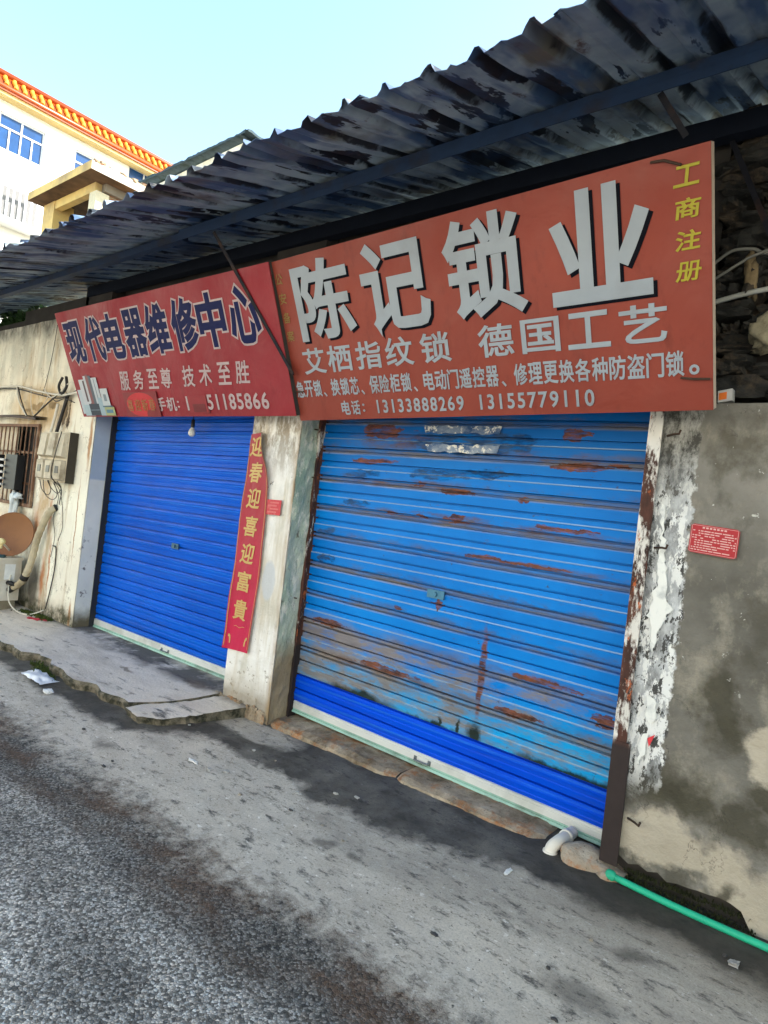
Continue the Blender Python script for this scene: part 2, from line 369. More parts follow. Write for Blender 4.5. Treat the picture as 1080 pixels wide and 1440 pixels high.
def right_cement():
    g = G('mouldy_grey_cement', .9, .2)
    x, y, z = g.xyz
    wp = g.warp((.42, 0, .42), 4.2, detail=8)
    c = g.mix(g.mr(g.noise(2.2, detail=6), .3, .7), (.095, .09, .074), (.245, .232, .20))
    c = g.mix(g.mr(g.noise(6, (1, 1, .7), 8, .72, off=3), .50, .66, 0, .75), c, (.31, .285, .225))
    c = g.mix(g.mr(g.noise(2.6, (1, 1, .8), 7, .66, off=13), .52, .62, 0, .8), c, g.mix(g.noise(14, detail=5), (.05, .046, .033), (.13, .12, .09)))
    pale = g.blobs(wp, [((-.30, 2.98, .85), (.18, 0, .10)), ((-.72, 2.98, .36), (.26, 0, .13)), ((-.45, 2.98, .34), (.16, 0, .12)), ((-.25, 2.98, .22), (.2, 0, .2)), ((.3, 2.98, .3), (.5, 0, .2)), ((.6, 2.98, 1.0), (.4, 0, .2))], .74, 1.06)
    c = g.mix(g.math('MULTIPLY', pale, .9), c, g.mix(g.noise(7, detail=5), (.36, .315, .235), (.56, .505, .40)))
    dark = g.blobs(wp, [((-.62, 2.98, .58), (.22, 0, .10)), ((-.36, 2.98, .58), (.13, 0, .13)), ((-.5, 2.98, 1.0), (.09, 0, .16)), ((-.33, 2.98, .72), (.1, 0, .07)), ((-.42, 2.98, .2), (.06, 0, .12)), ((.2, 2.98, .7), (.3, 0, .15))], .5, 1.15)
    c = g.mix(g.math('MULTIPLY', dark, .85), c, g.mix(g.noise(9, detail=5), (.028, .026, .018), (.085, .078, .05)))
    # strip of glued poster remains beside the shutter rail
    wx = g.node('ShaderNodeSeparateXYZ', {0: g.warp((.06, 0, .06), 12, detail=6)}).outputs
    wx = g.node('ShaderNodeSeparateXYZ', {0: g.warp((.10, 0, .06), 14, detail=8, off=3)}).outputs; strip = g.math('MULTIPLY', g.mr(wx[0], -.700, -.710), g.mr(g.node('ShaderNodeSeparateXYZ', {0: wp}).outputs[2], .55, .70))
    sc_ = g.mix(g.mr(g.noise(9, (1, 1, .4), 7, .72, off=6), .36, .58), (.17, .175, .17), (.56, .58, .58))
    sc_ = g.mix(g.mr(g.noise(15, (1, 1, .35), 7, .75, off=16), .485, .50), sc_, (.74, .75, .72))
    sc_ = g.mix(g.mr(g.noise(24, (1, 1, .5), 6, .75, off=26), .55, .57), sc_, (.07, .07, .066))
    sc_ = g.mix(g.mr(z, 1.75, 2.05), sc_, g.mix(g.mr(g.noise(18, (1, 1, .5), 7, .8, off=21), .42, .6), (.06, .058, .05), (.33, .325, .29)))
    c = g.mix(strip, c, sc_)
    spots = g.math('MULTIPLY', g.mr(g.noise(26, detail=4, off=31), .69, .72), g.mr(z, .9, 1.2))
    c = g.mix(spots, c, (.5, .5, .45))
    nv_ = g.noise(1.3, (1, 1, 1.2), 7, .62, 1.2, off=17); cr = g.mr(g.math('ABSOLUTE', g.math('SUBTRACT', nv_, .5)), .0, .004, .35, 1); cr = g.math('MAXIMUM', cr, g.mr(g.noise(1.7, detail=2, off=25), .48, .56, 1, 0))
    g.col(g.mix(cr, (.05, .045, .035), c)); g.bump(g.math('ADD', g.noise(24, detail=7, rough=.65), g.noise(5, detail=5)), .7, .016)
    return g.m
M_CEM = right_cement(); M_GREEN = reveal_green(); M_RGREY = reveal_grey()
M_DARK = plain('dark_plaster', (.05, .047, .043), .95, .1, var=.5, scale=5, bump=.3)  # near-black surface shared by upper walls, hidden blocks and sign edges
def stone_material(name, a, b, cst, sc_=5):
    g = G(name, .9, .2)
    c = g.mix(g.mr(g.noise(sc_, detail=7, rough=.7), .35, .65), a, b)
    c = g.mix(g.mr(g.noise(sc_ * 1.7, detail=7, rough=.72, off=4), .50, .64), c, cst)
    c = g.mix(g.mr(g.noise(sc_ * 5, detail=5, rough=.7, off=14), .6, .7), c, (.05, .045, .035))
    g.col(c); g.bump(g.noise(sc_ * 7, detail=7, rough=.7), .6, .015)
    return g.m
M_SILL = stone_material('weathered_sill_stone', (.14, .10, .06), (.50, .41, .29), (.34, .15, .06))
M_LUMP = stone_material('rust_stained_stone', (.30, .24, .17), (.46, .40, .32), (.38, .17, .07), 8)
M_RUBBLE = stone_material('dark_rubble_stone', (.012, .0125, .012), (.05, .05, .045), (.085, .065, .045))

# ------------------------------------------------------------------ shop building
SHOP = thing('shop_building', 'low single-storey shop building with two blue roller shutters under a tin canopy', 'building', (-3.4, 3.1, 0))
YF, YS = 2.98, 3.2
def rough_face(x0, x1, z0, z1, y, d=.006, step=.05, seed=0, botz=None):
    """front skin of a wall, slightly uneven, returns grid function"""
    nu = max(2, int((x1 - x0) / step)); nv = max(2, int((z1 - z0) / step))
    def fn(u, v):
        x = x0 + (x1 - x0) * u; zb = z0 if botz is None else botz(x)
        z = zb + (z1 - zb) * v
        k = 1 if 0 < u < 1 else .3
        return (x, y + d * k * fbm(x * 3 + seed, z * 3) + d * .5 * k * fbm(x * 11, z * 11 + seed), z)
    return fn, nu, nv
# left jamb pillar
mb = MB(); mb.box(-6.56, -6.04, YF + .006, 3.5, 0, 2.6, [0, 1, 0, 0, 0, 0])
fn, nu, nv = rough_face(-6.562, -6.04, .0, 2.6, YF, .004, .05); mb.grid(fn, nu, nv, 0)
obj('pillar', mb, [M_HOUSE, M_RGREY], SHOP, smooth=False)
# middle pillar, with rounded broken foot
mb = MB(); mb.box(-3.70, -3.2, YF + .008, 3.5, 0, 2.6, [0, 1, 0, 0, 0, 0])
fn, nu, nv = rough_face(-3.70, -3.2, .0, 2.6, YF, .006, .04, 3); mb.grid(fn, nu, nv, 0)
def fn2(u, v):
    y = YF + (3.2 - YF) * u; z = 2.6 * v
    return (-3.2 + .008 + .012 * fbm(y * 9, z * 5) + .006 * fbm(y * 20, z * 16), y, z)
mb.grid(fn2, 12, 80, 1)
obj('pillar', mb, [M_PILLAR, M_GREEN], SHOP)
mb = MB(); 
for q in range(9): mb.rock((-3.70 + .055 * q + .01 * fbm(q * 1.7), 2.975, .14 + .012 * fbm(q * .9 + 3)), (.04, .022 + .008 * fbm(q * 2.1), .055 + .02 * fbm(q * 1.3, 4)), q * 2.3, 4, .7, .6)
obj('footing', mb, M_SILL, SHOP)
# right wall skin with ragged lower edge
def botz(x): return .235 + .035 * fbm(x * 5, 1.3) + .03 * fbm(x * 17, 2.1) - .10 * sm(-.42, -.25, x) + .0 * x
mb = MB()
fn, nu, nv = rough_face(-.918, 10, .235, 2.262, YF, .008, .04, 6, botz)
mb.grid(fn, nu, nv, 0)
tp = [fn(i / nu, 1) for i in range(nu + 1)]; bt = [fn(i / nu, 0) for i in range(nu + 1)]
mb.add(tp + [(p[0], 3.12, p[2] + .006) for p in tp], [(i, i + 1, nu + 2 + i, nu + 1 + i) for i in range(nu)], 0)
mb.add(bt + [(p[0], p[1] + .05, p[2]) for p in bt], [(i + 1, i, nu + 1 + i, nu + 2 + i) for i in range(nu)], 1)
mb.box(-.918, 10, YF + .05, 3.5, 0, 2.262, [0, 0, 1, 0, 0, 0])
obj('wall', mb, [M_CEM, M_DARK], SHOP)
# dark upper wall behind the signs
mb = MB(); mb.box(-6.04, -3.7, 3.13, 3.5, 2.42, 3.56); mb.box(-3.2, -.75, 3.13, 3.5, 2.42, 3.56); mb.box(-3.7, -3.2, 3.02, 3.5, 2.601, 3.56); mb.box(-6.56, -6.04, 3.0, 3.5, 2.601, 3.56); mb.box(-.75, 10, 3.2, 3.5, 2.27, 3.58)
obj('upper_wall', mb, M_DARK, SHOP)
mb = MB(); mb.box(-6.56, 10, 3.5, 9, 0, 3.6); obj('rear_block', mb, M_DARK, SHOP)
# rubble stonework above the right wall
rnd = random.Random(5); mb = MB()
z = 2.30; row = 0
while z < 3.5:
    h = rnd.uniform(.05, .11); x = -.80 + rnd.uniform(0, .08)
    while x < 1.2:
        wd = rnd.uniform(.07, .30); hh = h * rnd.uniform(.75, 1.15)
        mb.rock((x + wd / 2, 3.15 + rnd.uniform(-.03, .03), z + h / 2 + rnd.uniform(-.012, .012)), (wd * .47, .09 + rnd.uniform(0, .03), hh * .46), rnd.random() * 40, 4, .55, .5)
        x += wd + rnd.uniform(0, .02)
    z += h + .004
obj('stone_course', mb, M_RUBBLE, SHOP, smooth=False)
mb = MB(); mb.rock((-.485, 3.04, 2.565), (.070, .06, .065), 13, 6, .6, .5)
obj('loose_stone', mb, stone_material('pale_stone', (.20, .18, .12), (.34, .31, .21), (.12, .10, .06)), SHOP, 'pale rounded stone sticking out of the dark rubble', smooth=True)
# sill stones
def sill(x0, x1, seed):
    mb = MB(); n = 26; m = 8
    def f(u, v):
        x = x0 + (x1 - x0) * u
        pr = [(3.3, .165), (3.12, .163), (3.03, .160), (2.985, .145), (2.965, .11), (2.96, .06), (2.97, .0), (3.0, -.02), (3.05, -.03)]
        y, zz = pr[int(round(v * m))]; e = min(1, min(u, 1 - u) * 14)
        return (x, y + .012 * fbm(x * 5, zz * 9 + seed) + .008 * fbm(x * 22, zz * 30, seed) + .03 * (1 - e), zz - .012 * (1 - e) + .008 * fbm(x * 6, y * 6, seed) + .004 * fbm(x * 25, y * 25, seed))
    mb.grid(f, n * 3, m); return mb
obj('sill', sill(-3.20, -2.12, 1), M_SILL, SHOP); obj('sill', sill(-2.11, -1.21, 2.7), M_SILL, SHOP)
mb = MB(); mb.box(-6.04, -3.7, 3.1, 3.3, .02, .195); obj('sill', mb, M_SLAB, SHOP)
mb = MB(); mb.rock((-.965, 3.0, .135), (.115, .085, .06), 21, 6, .35, .35); mb.rock((-.86, 2.98, .135), (.055, .055, .045), 5, 5, .4, .3)
obj('sill_stone', mb, M_LUMP, SHOP, 'rust stained rounded stone beside the white drain elbow', smooth=True)

# hooks on the jambs
M_HOOK = plain('rusty_hook_iron', (.05, .03, .02), .8, .3, var=.4, scale=60)
for (x, y, z) in [(-3.215, 3.12, 2.15), (-3.215, 3.14, 1.82), (-3.215, 3.10, .98), (-.80, 2.975, 2.12), (-.80, 2.975, 1.62), (-.78, 2.97, .42)]:
    mb = MB(); s = 1 if x < -3 else -1
    mb.tube([(x + s * .04, y, z), (x + s * .0, y - .03, z + .004), (x - s * .02, y - .045, z + .002), (x - s * .025, y - .045, z + .02)], .005, 6)
    obj('hook', mb, M_HOOK, SHOP, smooth=True)

# ------------------------------------------------------------------ roller shutters
def profile(z_top, z_bot, z_joint, kind):
    """list of (outward, z) from the top down; slats every 0.2 m with a crease half way"""
    if kind == 'old':
        p = [(0, .000), (.001, -.024), (.011, -.024), (.012, .003), (.026, .004), (.027, -.022), (.036, -.022), (.041, .004), (.099, .003), (.100, -.024), (.110, -.024), (.111, -.001), (.140, .0), (.147, .009), (.198, .008)]
    else:
        p = [(0, .000), (.001, -.022), (.011, -.022), (.012, .002), (.028, .003), (.035, .010), (.062, .004), (.067, .007), (.098, .003), (.098, -.022), (.109, -.022), (.110, .002), (.128, .003), (.136, .011), (.164, .005), (.170, .008), (.198, .003)]
    out = []; k0 = math.ceil((z_top - z_joint) / .2) + 1
    k = k0
    while True:
        zj = z_joint + .2 * k
        if zj < z_bot - .2: break
        for d, o in p:
            zz = zj - d
            if z_bot < zz < z_top: out.append((o, zz))
        k -= 1
    return [(0, z_top)] + out + [(0, z_bot)]
def shutter_mesh(x0, x1, prof, y, tilt=0.0, seed=0, nx=44):
    mb = MB(); m = len(prof); vs_ = []
    for i in range(nx + 1):
        u = i / nx; x = x0 + (x1 - x0) * u
        for o, z in prof:
            sag = .004 * fbm(u * 3 + seed, z * 1.2) + .0015 * fbm(u * 9, z * 6 + seed)
            vs_.append((x, y - o - sag, z + tilt * (u - .5) + .0025 * fbm(u * 4 + seed, z * 2, 5)))
    fs_ = [(i * m + j + 1, (i + 1) * m + j + 1, (i + 1) * m + j, i * m + j) for i in range(nx) for j in range(m - 1)]
    return mb.add(vs_, fs_)

def old_blue():
    g = G('faded_azure_enamel', .42, .12)
    x, y, z = g.xyz
    zt = g.math('ADD', z, g.mr(x, -3.2, -1.0, -.012, .012))
    c = g.mix(g.mr(g.noise(1.6, (1, 1, 1.5), 6, off=1), .3, .7), (.0005, .15, .52), (.001, .215, .66))
    low = g.mr(g.node('ShaderNodeSeparateXYZ', {0: g.warp(.3, 2)}).outputs[2], .75, .55)
    c = g.mix(low, c, g.mix(g.noise(14, (.6, 1, 1), 6, .7), (.003, .24, .62), (.010, .40, .74)))
    c = g.mix(g.mr(z, 1.55, 2.25, 0, .55), c, g.mix(g.noise(6, (.5, 1, 1.6), 6), (.002, .045, .16), (.002, .10, .38)))  # top dulled by dust, with canopy shade also put into the colour
    # grime settled on the joint lips
    fr = g.math('FRACT', g.math('DIVIDE', g.math('SUBTRACT', 10.437, zt), .2))
    lip = g.math('MULTIPLY', g.mr(fr, .02, .05), g.mr(fr, .20, .17))
    lip2 = g.math('MULTIPLY', g.mr(fr, .12, .18), g.mr(fr, .26, .22))
    gr = g.mr(g.noise(3, (1, 1, 4), 6, off=6), .35, .65, .12, .9)
    c = g.mix(g.math('MULTIPLY', lip, gr), c, g.mix(g.noise(12, (.3, 1, 2), 5), (.03, .03, .032), (.19, .165, .145)))
    c = g.mix(g.math('MULTIPLY', lip2, g.math('MULTIPLY', gr, .6)), c, (.38, .33, .25))
    ln = g.math('MULTIPLY', g.mr(fr, .685, .70), g.mr(fr, .735, .72))  # pale line painted on the up-facing ridge as a highlight
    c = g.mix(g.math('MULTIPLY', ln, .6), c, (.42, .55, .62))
    # brown grime band across the lower third
    wv = g.warp((.5, 0, .16), 2.6, (1, 1, 1.6), 6, off=3)
    ws = g.node('ShaderNodeSeparateXYZ', {0: wv}).outputs
    band = g.math('MULTIPLY', g.mr(ws[2], .40, .48), g.mr(ws[2], .92, .80))
    band = g.math('MULTIPLY', band, g.mr(g.noise(5, (.6, 1, 2.2), 7, .72, off=8), g.mr(ws[0], -3.2, -1.3, .30, .46), g.mr(ws[0], -3.2, -1.3, .50, .64)))
    c = g.mix(g.math('MULTIPLY', band, .9), c, g.mix(g.noise(9, (.4, 1, 2), 6, .7, off=2), (.075, .052, .034), (.36, .31, .25)))
    # dark scraped poster area near the top
    wp = g.warp((.30, 0, .10), 9, (1, 1, 1.6), 7, off=5)
    dk = g.blobs(wp, [((-2.05, YS, 2.10), (.46, 0, .085)), ((-2.2, YS, 1.90), (.26, 0, .035)), ((-1.85, YS, 1.92), (.22, 0, .03)), ((-2.78, YS, 1.875), (.17, 0, .028)), ((-2.82, YS, 1.67), (.14, 0, .03)), ((-3.04, YS, 1.47), (.12, 0, .03)), ((-3.06, YS, 1.27), (.1, 0, .03)), ((-1.65, YS, 2.1), (.1, 0, .06))], .8, .95)
    c = g.mix(g.math('MULTIPLY', g.math('MULTIPLY', dk, g.mr(g.noise(24, (.4, 1, 1.5), 6, .7, off=13), .36, .56)), .85), c, g.mix(g.mr(g.noise(17, (.5, 1, 1.5), 6, .7), .4, .6), (.006, .03, .10), (.05, .075, .11)))
    # rust
    wr_ = g.warp((.34, 0, .05), 11, (.8, 1, 1.3), 8, off=5)
    wr_ = g.vm('ADD', wr_, g.vm('MULTIPLY', g.vm('SUBTRACT', g.noise(60, (.6, 1, 1), 4, color=True), (.5, .5, .5)), (.05, 0, .025)))
    rs = g.blobs(wr_, [((-2.66, YS, 2.16), (.16, 0, .055)), ((-2.72, YS, 1.965), (.22, 0, .018)), ((-2.05, YS, 1.805), (.14, 0, .020)), ((-1.64, YS, 1.79), (.045, 0, .020)), ((-2.02, YS, 1.65), (.09, 0, .035)), ((-2.52, YS, 1.645), (.06, 0, .014)), ((-2.33, YS, 1.84), (.05, 0, .014)), ((-2.3, YS, 1.64), (.05, 0, .014)), ((-1.36, YS, 2.15), (.11, 0, .040)), ((-1.32, YS, 1.985), (.20, 0, .022)), ((-1.09, YS, 2.0), (.06, 0, .014)), ((-1.36, YS, 1.65), (.22, 0, .016)), ((-1.5, YS, 1.445), (.26, 0, .012)), ((-1.8, YS, 1.45), (.12, 0, .014)), ((-2.08, YS, 1.13), (.035, 0, .04)), ((-1.35, YS, .845), (.22, 0, .018)), ((-1.05, YS, .74), (.06, 0, .04)), ((-1.5, YS, .64), (.16, 0, .022)), ((-2.42, YS, .66), (.25, 0, .03)), ((-2.95, YS, .85), (.18, 0, .028)), ((-2.4, YS, 1.05), (.05, 0, .012))], .86, .93)
    rs = g.math('MAXIMUM', rs, g.blob(g.warp((.03, 0, .05), 9), (-1.745, YS, .80), (.026, 0, .32), .6, .95))
    halo = g.math('MULTIPLY', g.blobs(g.warp((.5, 0, .05), 7, off=71, detail=7), [((-2.6, YS, 2.1), (.4, 0, .06)), ((-2.4, YS, 1.83), (.5, 0, .03)), ((-1.4, YS, 2.03), (.45, 0, .03)), ((-2.1, YS, 1.64), (.6, 0, .03)), ((-1.4, YS, 1.63), (.4, 0, .03)), ((-1.6, YS, 1.44), (.6, 0, .02)), ((-1.3, YS, .85), (.4, 0, .03)), ((-2.4, YS, .64), (.7, 0, .03))], .5, 1.1), g.mr(g.noise(18, (.3, 1, 1.8), 7, .75, off=73), .42, .6))
    rs = g.math('MULTIPLY', rs, g.mr(g.noise(38, (.22, 1, 1.7), 6, .75, off=75), .36, .50, .25, 1))
    c = g.mix(g.math('MULTIPLY', halo, .8), c, g.mix(g.noise(30, detail=4), (.045, .03, .024), (.19, .085, .04)))
    fl = g.math('MULTIPLY', g.mr(g.noise(26, (.28, 1, 1.5), 6, .75, off=41), .63, .66), g.mr(g.noise(2.2, detail=3, off=44), .45, .6))
    rs = g.math('MAXIMUM', rs, g.math('MULTIPLY', fl, .7))
    # brown run-off under the joints
    run = g.math('MULTIPLY', g.mr(fr, .0, .02), g.mr(fr, .16, .0)); run2 = g.math('MULTIPLY', g.mr(fr, .80, .99), g.mr(g.noise(6, (.8, 1, 2), 6, .7, off=51), .46, .64))
    c = g.mix(g.math('MULTIPLY', run2, .75), c, g.mix(g.noise(12, detail=4), (.05, .04, .035), (.17, .13, .10)))
    c = g.mix(g.math('MULTIPLY', rs, .95), c, g.mix(g.mr(g.noise(19, (.5, 1, 1.4), 7, .75, off=4), .35, .65), (.035, .018, .013), (.25, .085, .035)))
    # mossy black line along the old bottom edge
    ms = g.blobs(g.warp((.1, 0, .10), 9, (1, 1, 1), 6, off=11), [((-2.62, YS, .435), (.36, 0, .05)), ((-2.05, YS, .43), (.22, 0, .03)), ((-1.75, YS, .46), (.05, 0, .07)), ((-1.2, YS, .42), (.4, 0, .035)), ((-1.98, YS, .46), (.015, 0, .04)), ((-1.85, YS, .46), (.015, 0, .05))], .55, 1.05)
    c = g.mix(g.math('MULTIPLY', ms, .95), c, g.mix(g.noise(20, detail=4), (.004, .006, .004), (.02, .03, .012)))
    c = g.mix(g.mr(g.noise(33, (.7, 1, 1), 5, .7, off=19), .66, .71, 0, .8), c, (.06, .05, .045))
    wr = g.math('MAXIMUM', rs, g.math('MAXIMUM', g.math('MULTIPLY', band, .8), dk))
    g.col(c); g.rough(g.mr(wr, 0, 1, .4, .85)); g.bump(g.math('ADD', g.noise(40, detail=5), rs), .12, .004)
    return g.m
def new_blue(name, a, b):
    g = G(name, .40, .12)
    x, y, z = g.xyz
    c = g.mix(g.mr(g.noise(1.4, (1, 1, 2), 6), .3, .7), a, b)
    c = g.mix(g.mr(g.noise(5, (.25, 1, 3), 6, .7, off=4), .54, .74, 0, .35), c, (.05, .09, .20))
    c = g.mix(g.mr(g.noise(55, (.4, 1, 1), 4, off=9), .68, .74, 0, .5), c, (.12, .16, .25))
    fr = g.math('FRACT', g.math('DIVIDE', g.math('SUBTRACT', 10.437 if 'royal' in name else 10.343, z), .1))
    ridge_hl = g.math('MULTIPLY', g.mr(fr, .27, .33), g.mr(fr, .46, .38))  # lighter blue lines painted along the slat ridges as highlights
    c = g.mix(g.math('MULTIPLY', ridge_hl, g.mr(g.noise(2.5, (1, 1, 6), 5, off=12), .3, .65, .05, .6)), c, (.03, .20, .70))
    g.col(c); g.rough(g.mr(g.noise(3, (1, 1, 2), 5, off=2), .3, .7, .28, .5)); g.bump(g.noise(9, (1, 1, 3), 4), .05, .004)
    return g.m
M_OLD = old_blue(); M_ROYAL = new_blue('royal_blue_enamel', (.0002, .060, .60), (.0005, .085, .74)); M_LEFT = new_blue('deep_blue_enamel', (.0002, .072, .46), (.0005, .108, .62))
M_BARW = plain('white_aluminium_bar', (.62, .64, .60), .45, .5, var=.12, scale=6, dirt=(.36, .38, .33))
M_BARG = plain('pale_green_lip', (.30, .52, .42), .5, .5, var=.2, scale=9, dirt=(.10, .14, .10))
M_GALV = plain('tarnished_steel', (.22, .25, .25), .45, .5, .6, var=.3, scale=40)
def rail_rust(name, dark_below, paint=.44):
    g = G(name, .8, .3)
    x, y, z = g.xyz
    c = g.mix(g.mr(g.noise(10, (1, 1, .4), 6, .7), .35, .65), (.035, .018, .014), (.12, .045, .028))
    pt = g.mr(g.noise(13, (1, 1, .35), 7, .75, off=4), paint, paint + .07)
    pt = g.math('MULTIPLY', pt, g.mr(z, dark_below - .03, dark_below + .03))
    c = g.mix(pt, c, g.mix(g.noise(8, detail=5), (.50, .48, .43), (.76, .74, .68)))
    c = g.mix(g.math('MULTIPLY', g.mr(g.noise(26, (1, 1, .5), 5, off=8), .6, .66), g.mr(z, dark_below, dark_below + .1)), c, (.40, .10, .03))
    c = g.mix(g.mr(z, dark_below + .02, dark_below - .02), c, g.mix(g.noise(12, detail=4), (.022, .016, .015), (.042, .03, .027)))
    g.col(c); g.bump(g.noise(30, (1, 1, .5), 6), .5, .006)
    return g.m

def bottom_bar(x0, x1, z0, z1, y, tilt, parent, hx):
    mb = MB()
    def T(x, z): return z + tilt * ((x - x0) / (x1 - x0) - .5)
    def strip(prof):
        a = [(x0, y - o, T(x0, z)) for o, z in prof]; b = [(x1, y - o, T(x1, z)) for o, z in prof]; n = len(prof)
        mb.add(a + b, [(i + 1, n + i + 1, n + i, i) for i in range(n - 1)])
    h = z1 - z0
    strip([(0, z1), (.012, z1 - .003), (.013, z1 - h * .2), (.010, z1 - h * .22), (.013, z1 - h * .25), (.014, z0 + h * .35), (0, z0 + h * .34)])
    o = obj('bottom_bar', mb, M_BARW, parent)
    mb = MB(); strip([(.004, z0 + h * .34), (.012, z0 + h * .33), (.013, z0 + h * .24), (.009, z0 + h * .22), (.016, z0 + h * .19), (.022, z0 + .002), (.0, z0)])
    obj('sealing_lip', mb, M_BARG, o)
    mb = MB(); zc = T(hx, z0 + h * .45)
    mb.tube([(hx - .05, y - .013, zc + .01), (hx - .05, y - .032, zc), (hx + .05, y - .032, zc), (hx + .05, y - .013, zc + .01)], .006, 6)
    mb.box(hx - .06, hx - .04, y - .018, y - .0145, zc - .008, zc + .02); mb.box(hx + .04, hx + .06, y - .018, y - .0145, zc - .008, zc + .02)
    obj('handle', mb, M_GALV, o, smooth=False)

TILT = -.03
# old right shutter
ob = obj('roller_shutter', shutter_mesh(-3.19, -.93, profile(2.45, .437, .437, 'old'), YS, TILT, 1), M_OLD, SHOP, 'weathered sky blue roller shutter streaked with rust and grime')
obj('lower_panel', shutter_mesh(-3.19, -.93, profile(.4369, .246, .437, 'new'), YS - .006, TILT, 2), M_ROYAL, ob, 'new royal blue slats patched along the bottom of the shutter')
bottom_bar(-3.175, -.94, .168, .248, YS - .004, TILT, ob, -2.06)
mb = MB(); mb.box(-2.16, -2.04, YS - .022, YS - .012, 1.165, 1.215); mb.tube([(-2.10, YS - .022, 1.19), (-2.10, YS - .034, 1.19)], .014, 10)
obj('lock_plate', mb, plain('blue_lock_metal', (.05, .18, .28), .5, .5, .3, var=.4, scale=50), ob)
M_RAILR = rail_rust('flaking_white_rail', .74, .46)
mb = MB(); mb.box(-.917, -.858, YF - .028, YF - .02, .745, 2.44); mb.box(-.917, -.838, YF - .030, YF - .02, .20, .744); mb.box(-.917, -.909, YF - .02, YS + .02, .20, 2.44)
obj('guide_rail', mb, M_RAILR, ob, 'guide rail with flaking white paint above and dark brown steel below')
mb = MB(); mb.box(-3.19, -3.182, 3.15, YS + .02, .13, 2.44); mb.box(-3.197, -3.172, 3.142, 3.150, .13, 2.44)
obj('guide_rail', mb, rail_rust('rusty_brown_rail', .66, .56), ob)
mb = MB(); mb.box(-3.19, -.92, 3.06, 3.12, 2.40, 2.62); obj('shutter_box', mb, M_DARK, ob)
# left shutter
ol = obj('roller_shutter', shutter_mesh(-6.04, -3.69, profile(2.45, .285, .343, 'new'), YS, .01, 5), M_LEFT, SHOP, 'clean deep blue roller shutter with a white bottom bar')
bottom_bar(-6.03, -3.70, .205, .287, YS - .002, .01, ol, -4.78)
mb = MB(); mb.box(-4.86, -4.76, YS - .020, YS - .010, 1.12, 1.165); mb.tube([(-4.81, YS - .02, 1.142), (-4.81, YS - .03, 1.142)], .013, 10)
obj('lock_plate', mb, plain('teal_lock_metal', (.03, .10, .16), .5, .5, .3, var=.4, scale=50), ol)
for a in (-6.04, -3.712):
    mb = MB(); mb.box(a, a + .012, 3.14, YS + .02, .2, 2.44)
    obj('guide_rail', mb, plain('black_shutter_channel', (.02, .022, .025), .6, .4), ol)
mb = MB(); mb.box(-6.04, -3.7, 3.08, 3.12, 2.36, 2.62); obj('shutter_box', mb, M_DARK, ol)

# ------------------------------------------------------------------ tin canopy
def tin_material():
    g = G('old_corrugated_tin', .55, .4)
    x, y, z = g.xyz
    wv = g.warp((.05, .12, 0), 4, (1.5, .6, 1), 5)
    n1 = g.noise(5.0, (1.0, .30, 0), 4, .55, vec=wv)
    c = g.mix(g.mr(n1, .42, .50), (.05, .10, .20), (.30, .37, .42))
    n2 = g.noise(3.4, (1.0, .45, 0), 6, .6, off=8)
    c = g.mix(g.mr(n2, .52, .64), c, g.mix(g.noise(12, (1, .4, 0), 4), (.085, .085, .075), (.15, .14, .115)))
    n3 = g.noise(6.2, (1.3, .33, 0), 5, .6, off=21)
    c = g.mix(g.mr(n3, .57, .585), c, (.004, .006, .012))
    c = g.mix(g.mr(g.noise(9, (1, .6, 0), 6, .7, off=33), .62, .7), c, (.07, .04, .03))
    c = g.mix(g.mr(g.noise(2.0, (1, 1, 0), 4, off=40), .45, .65, 0, .7), c, g.mix(g.noise(9, detail=3), (.016, .045, .12), (.04, .10, .22)))
    fx = g.math('FRACT', g.math('DIVIDE', g.math('ADD', x, g.math('ADD', 40.04, g.mr(g.noise(9, (1, .8, 0), 5, .6, off=3), .3, .7, -.012, .012))), .2))
    rib_shade = g.math('MULTIPLY', g.math('MULTIPLY', g.mr(fx, .0, .04), g.mr(fx, .36, .30)), g.mr(g.noise(2.6, (1.2, .9, 0), 5, .62, off=61), .49, .55))  # rib hollows coloured near-black, shade painted into the tin
    c = g.mix(g.math('MULTIPLY', rib_shade, .92), c, (.003, .005, .011))
    g.col(c); g.bump(g.noise(25, (1, .5, 1), 5), .25, .005)
    return g.m
M_TIN = tin_material()
M_STEEL = plain('blue_painted_angle_iron', (.010, .028, .07), .6, .4, var=.4, scale=12, dirt=(.02, .015, .013))
CAN = thing('canopy', 'rusty corrugated tin canopy on iron struts hanging over both shop signs', 'canopy', (-2, 3.2, 3.2))
Y0, Z0, SL = 1.7, 3.165, .294
def can_z(y): return Z0 + SL * (y - Y0)
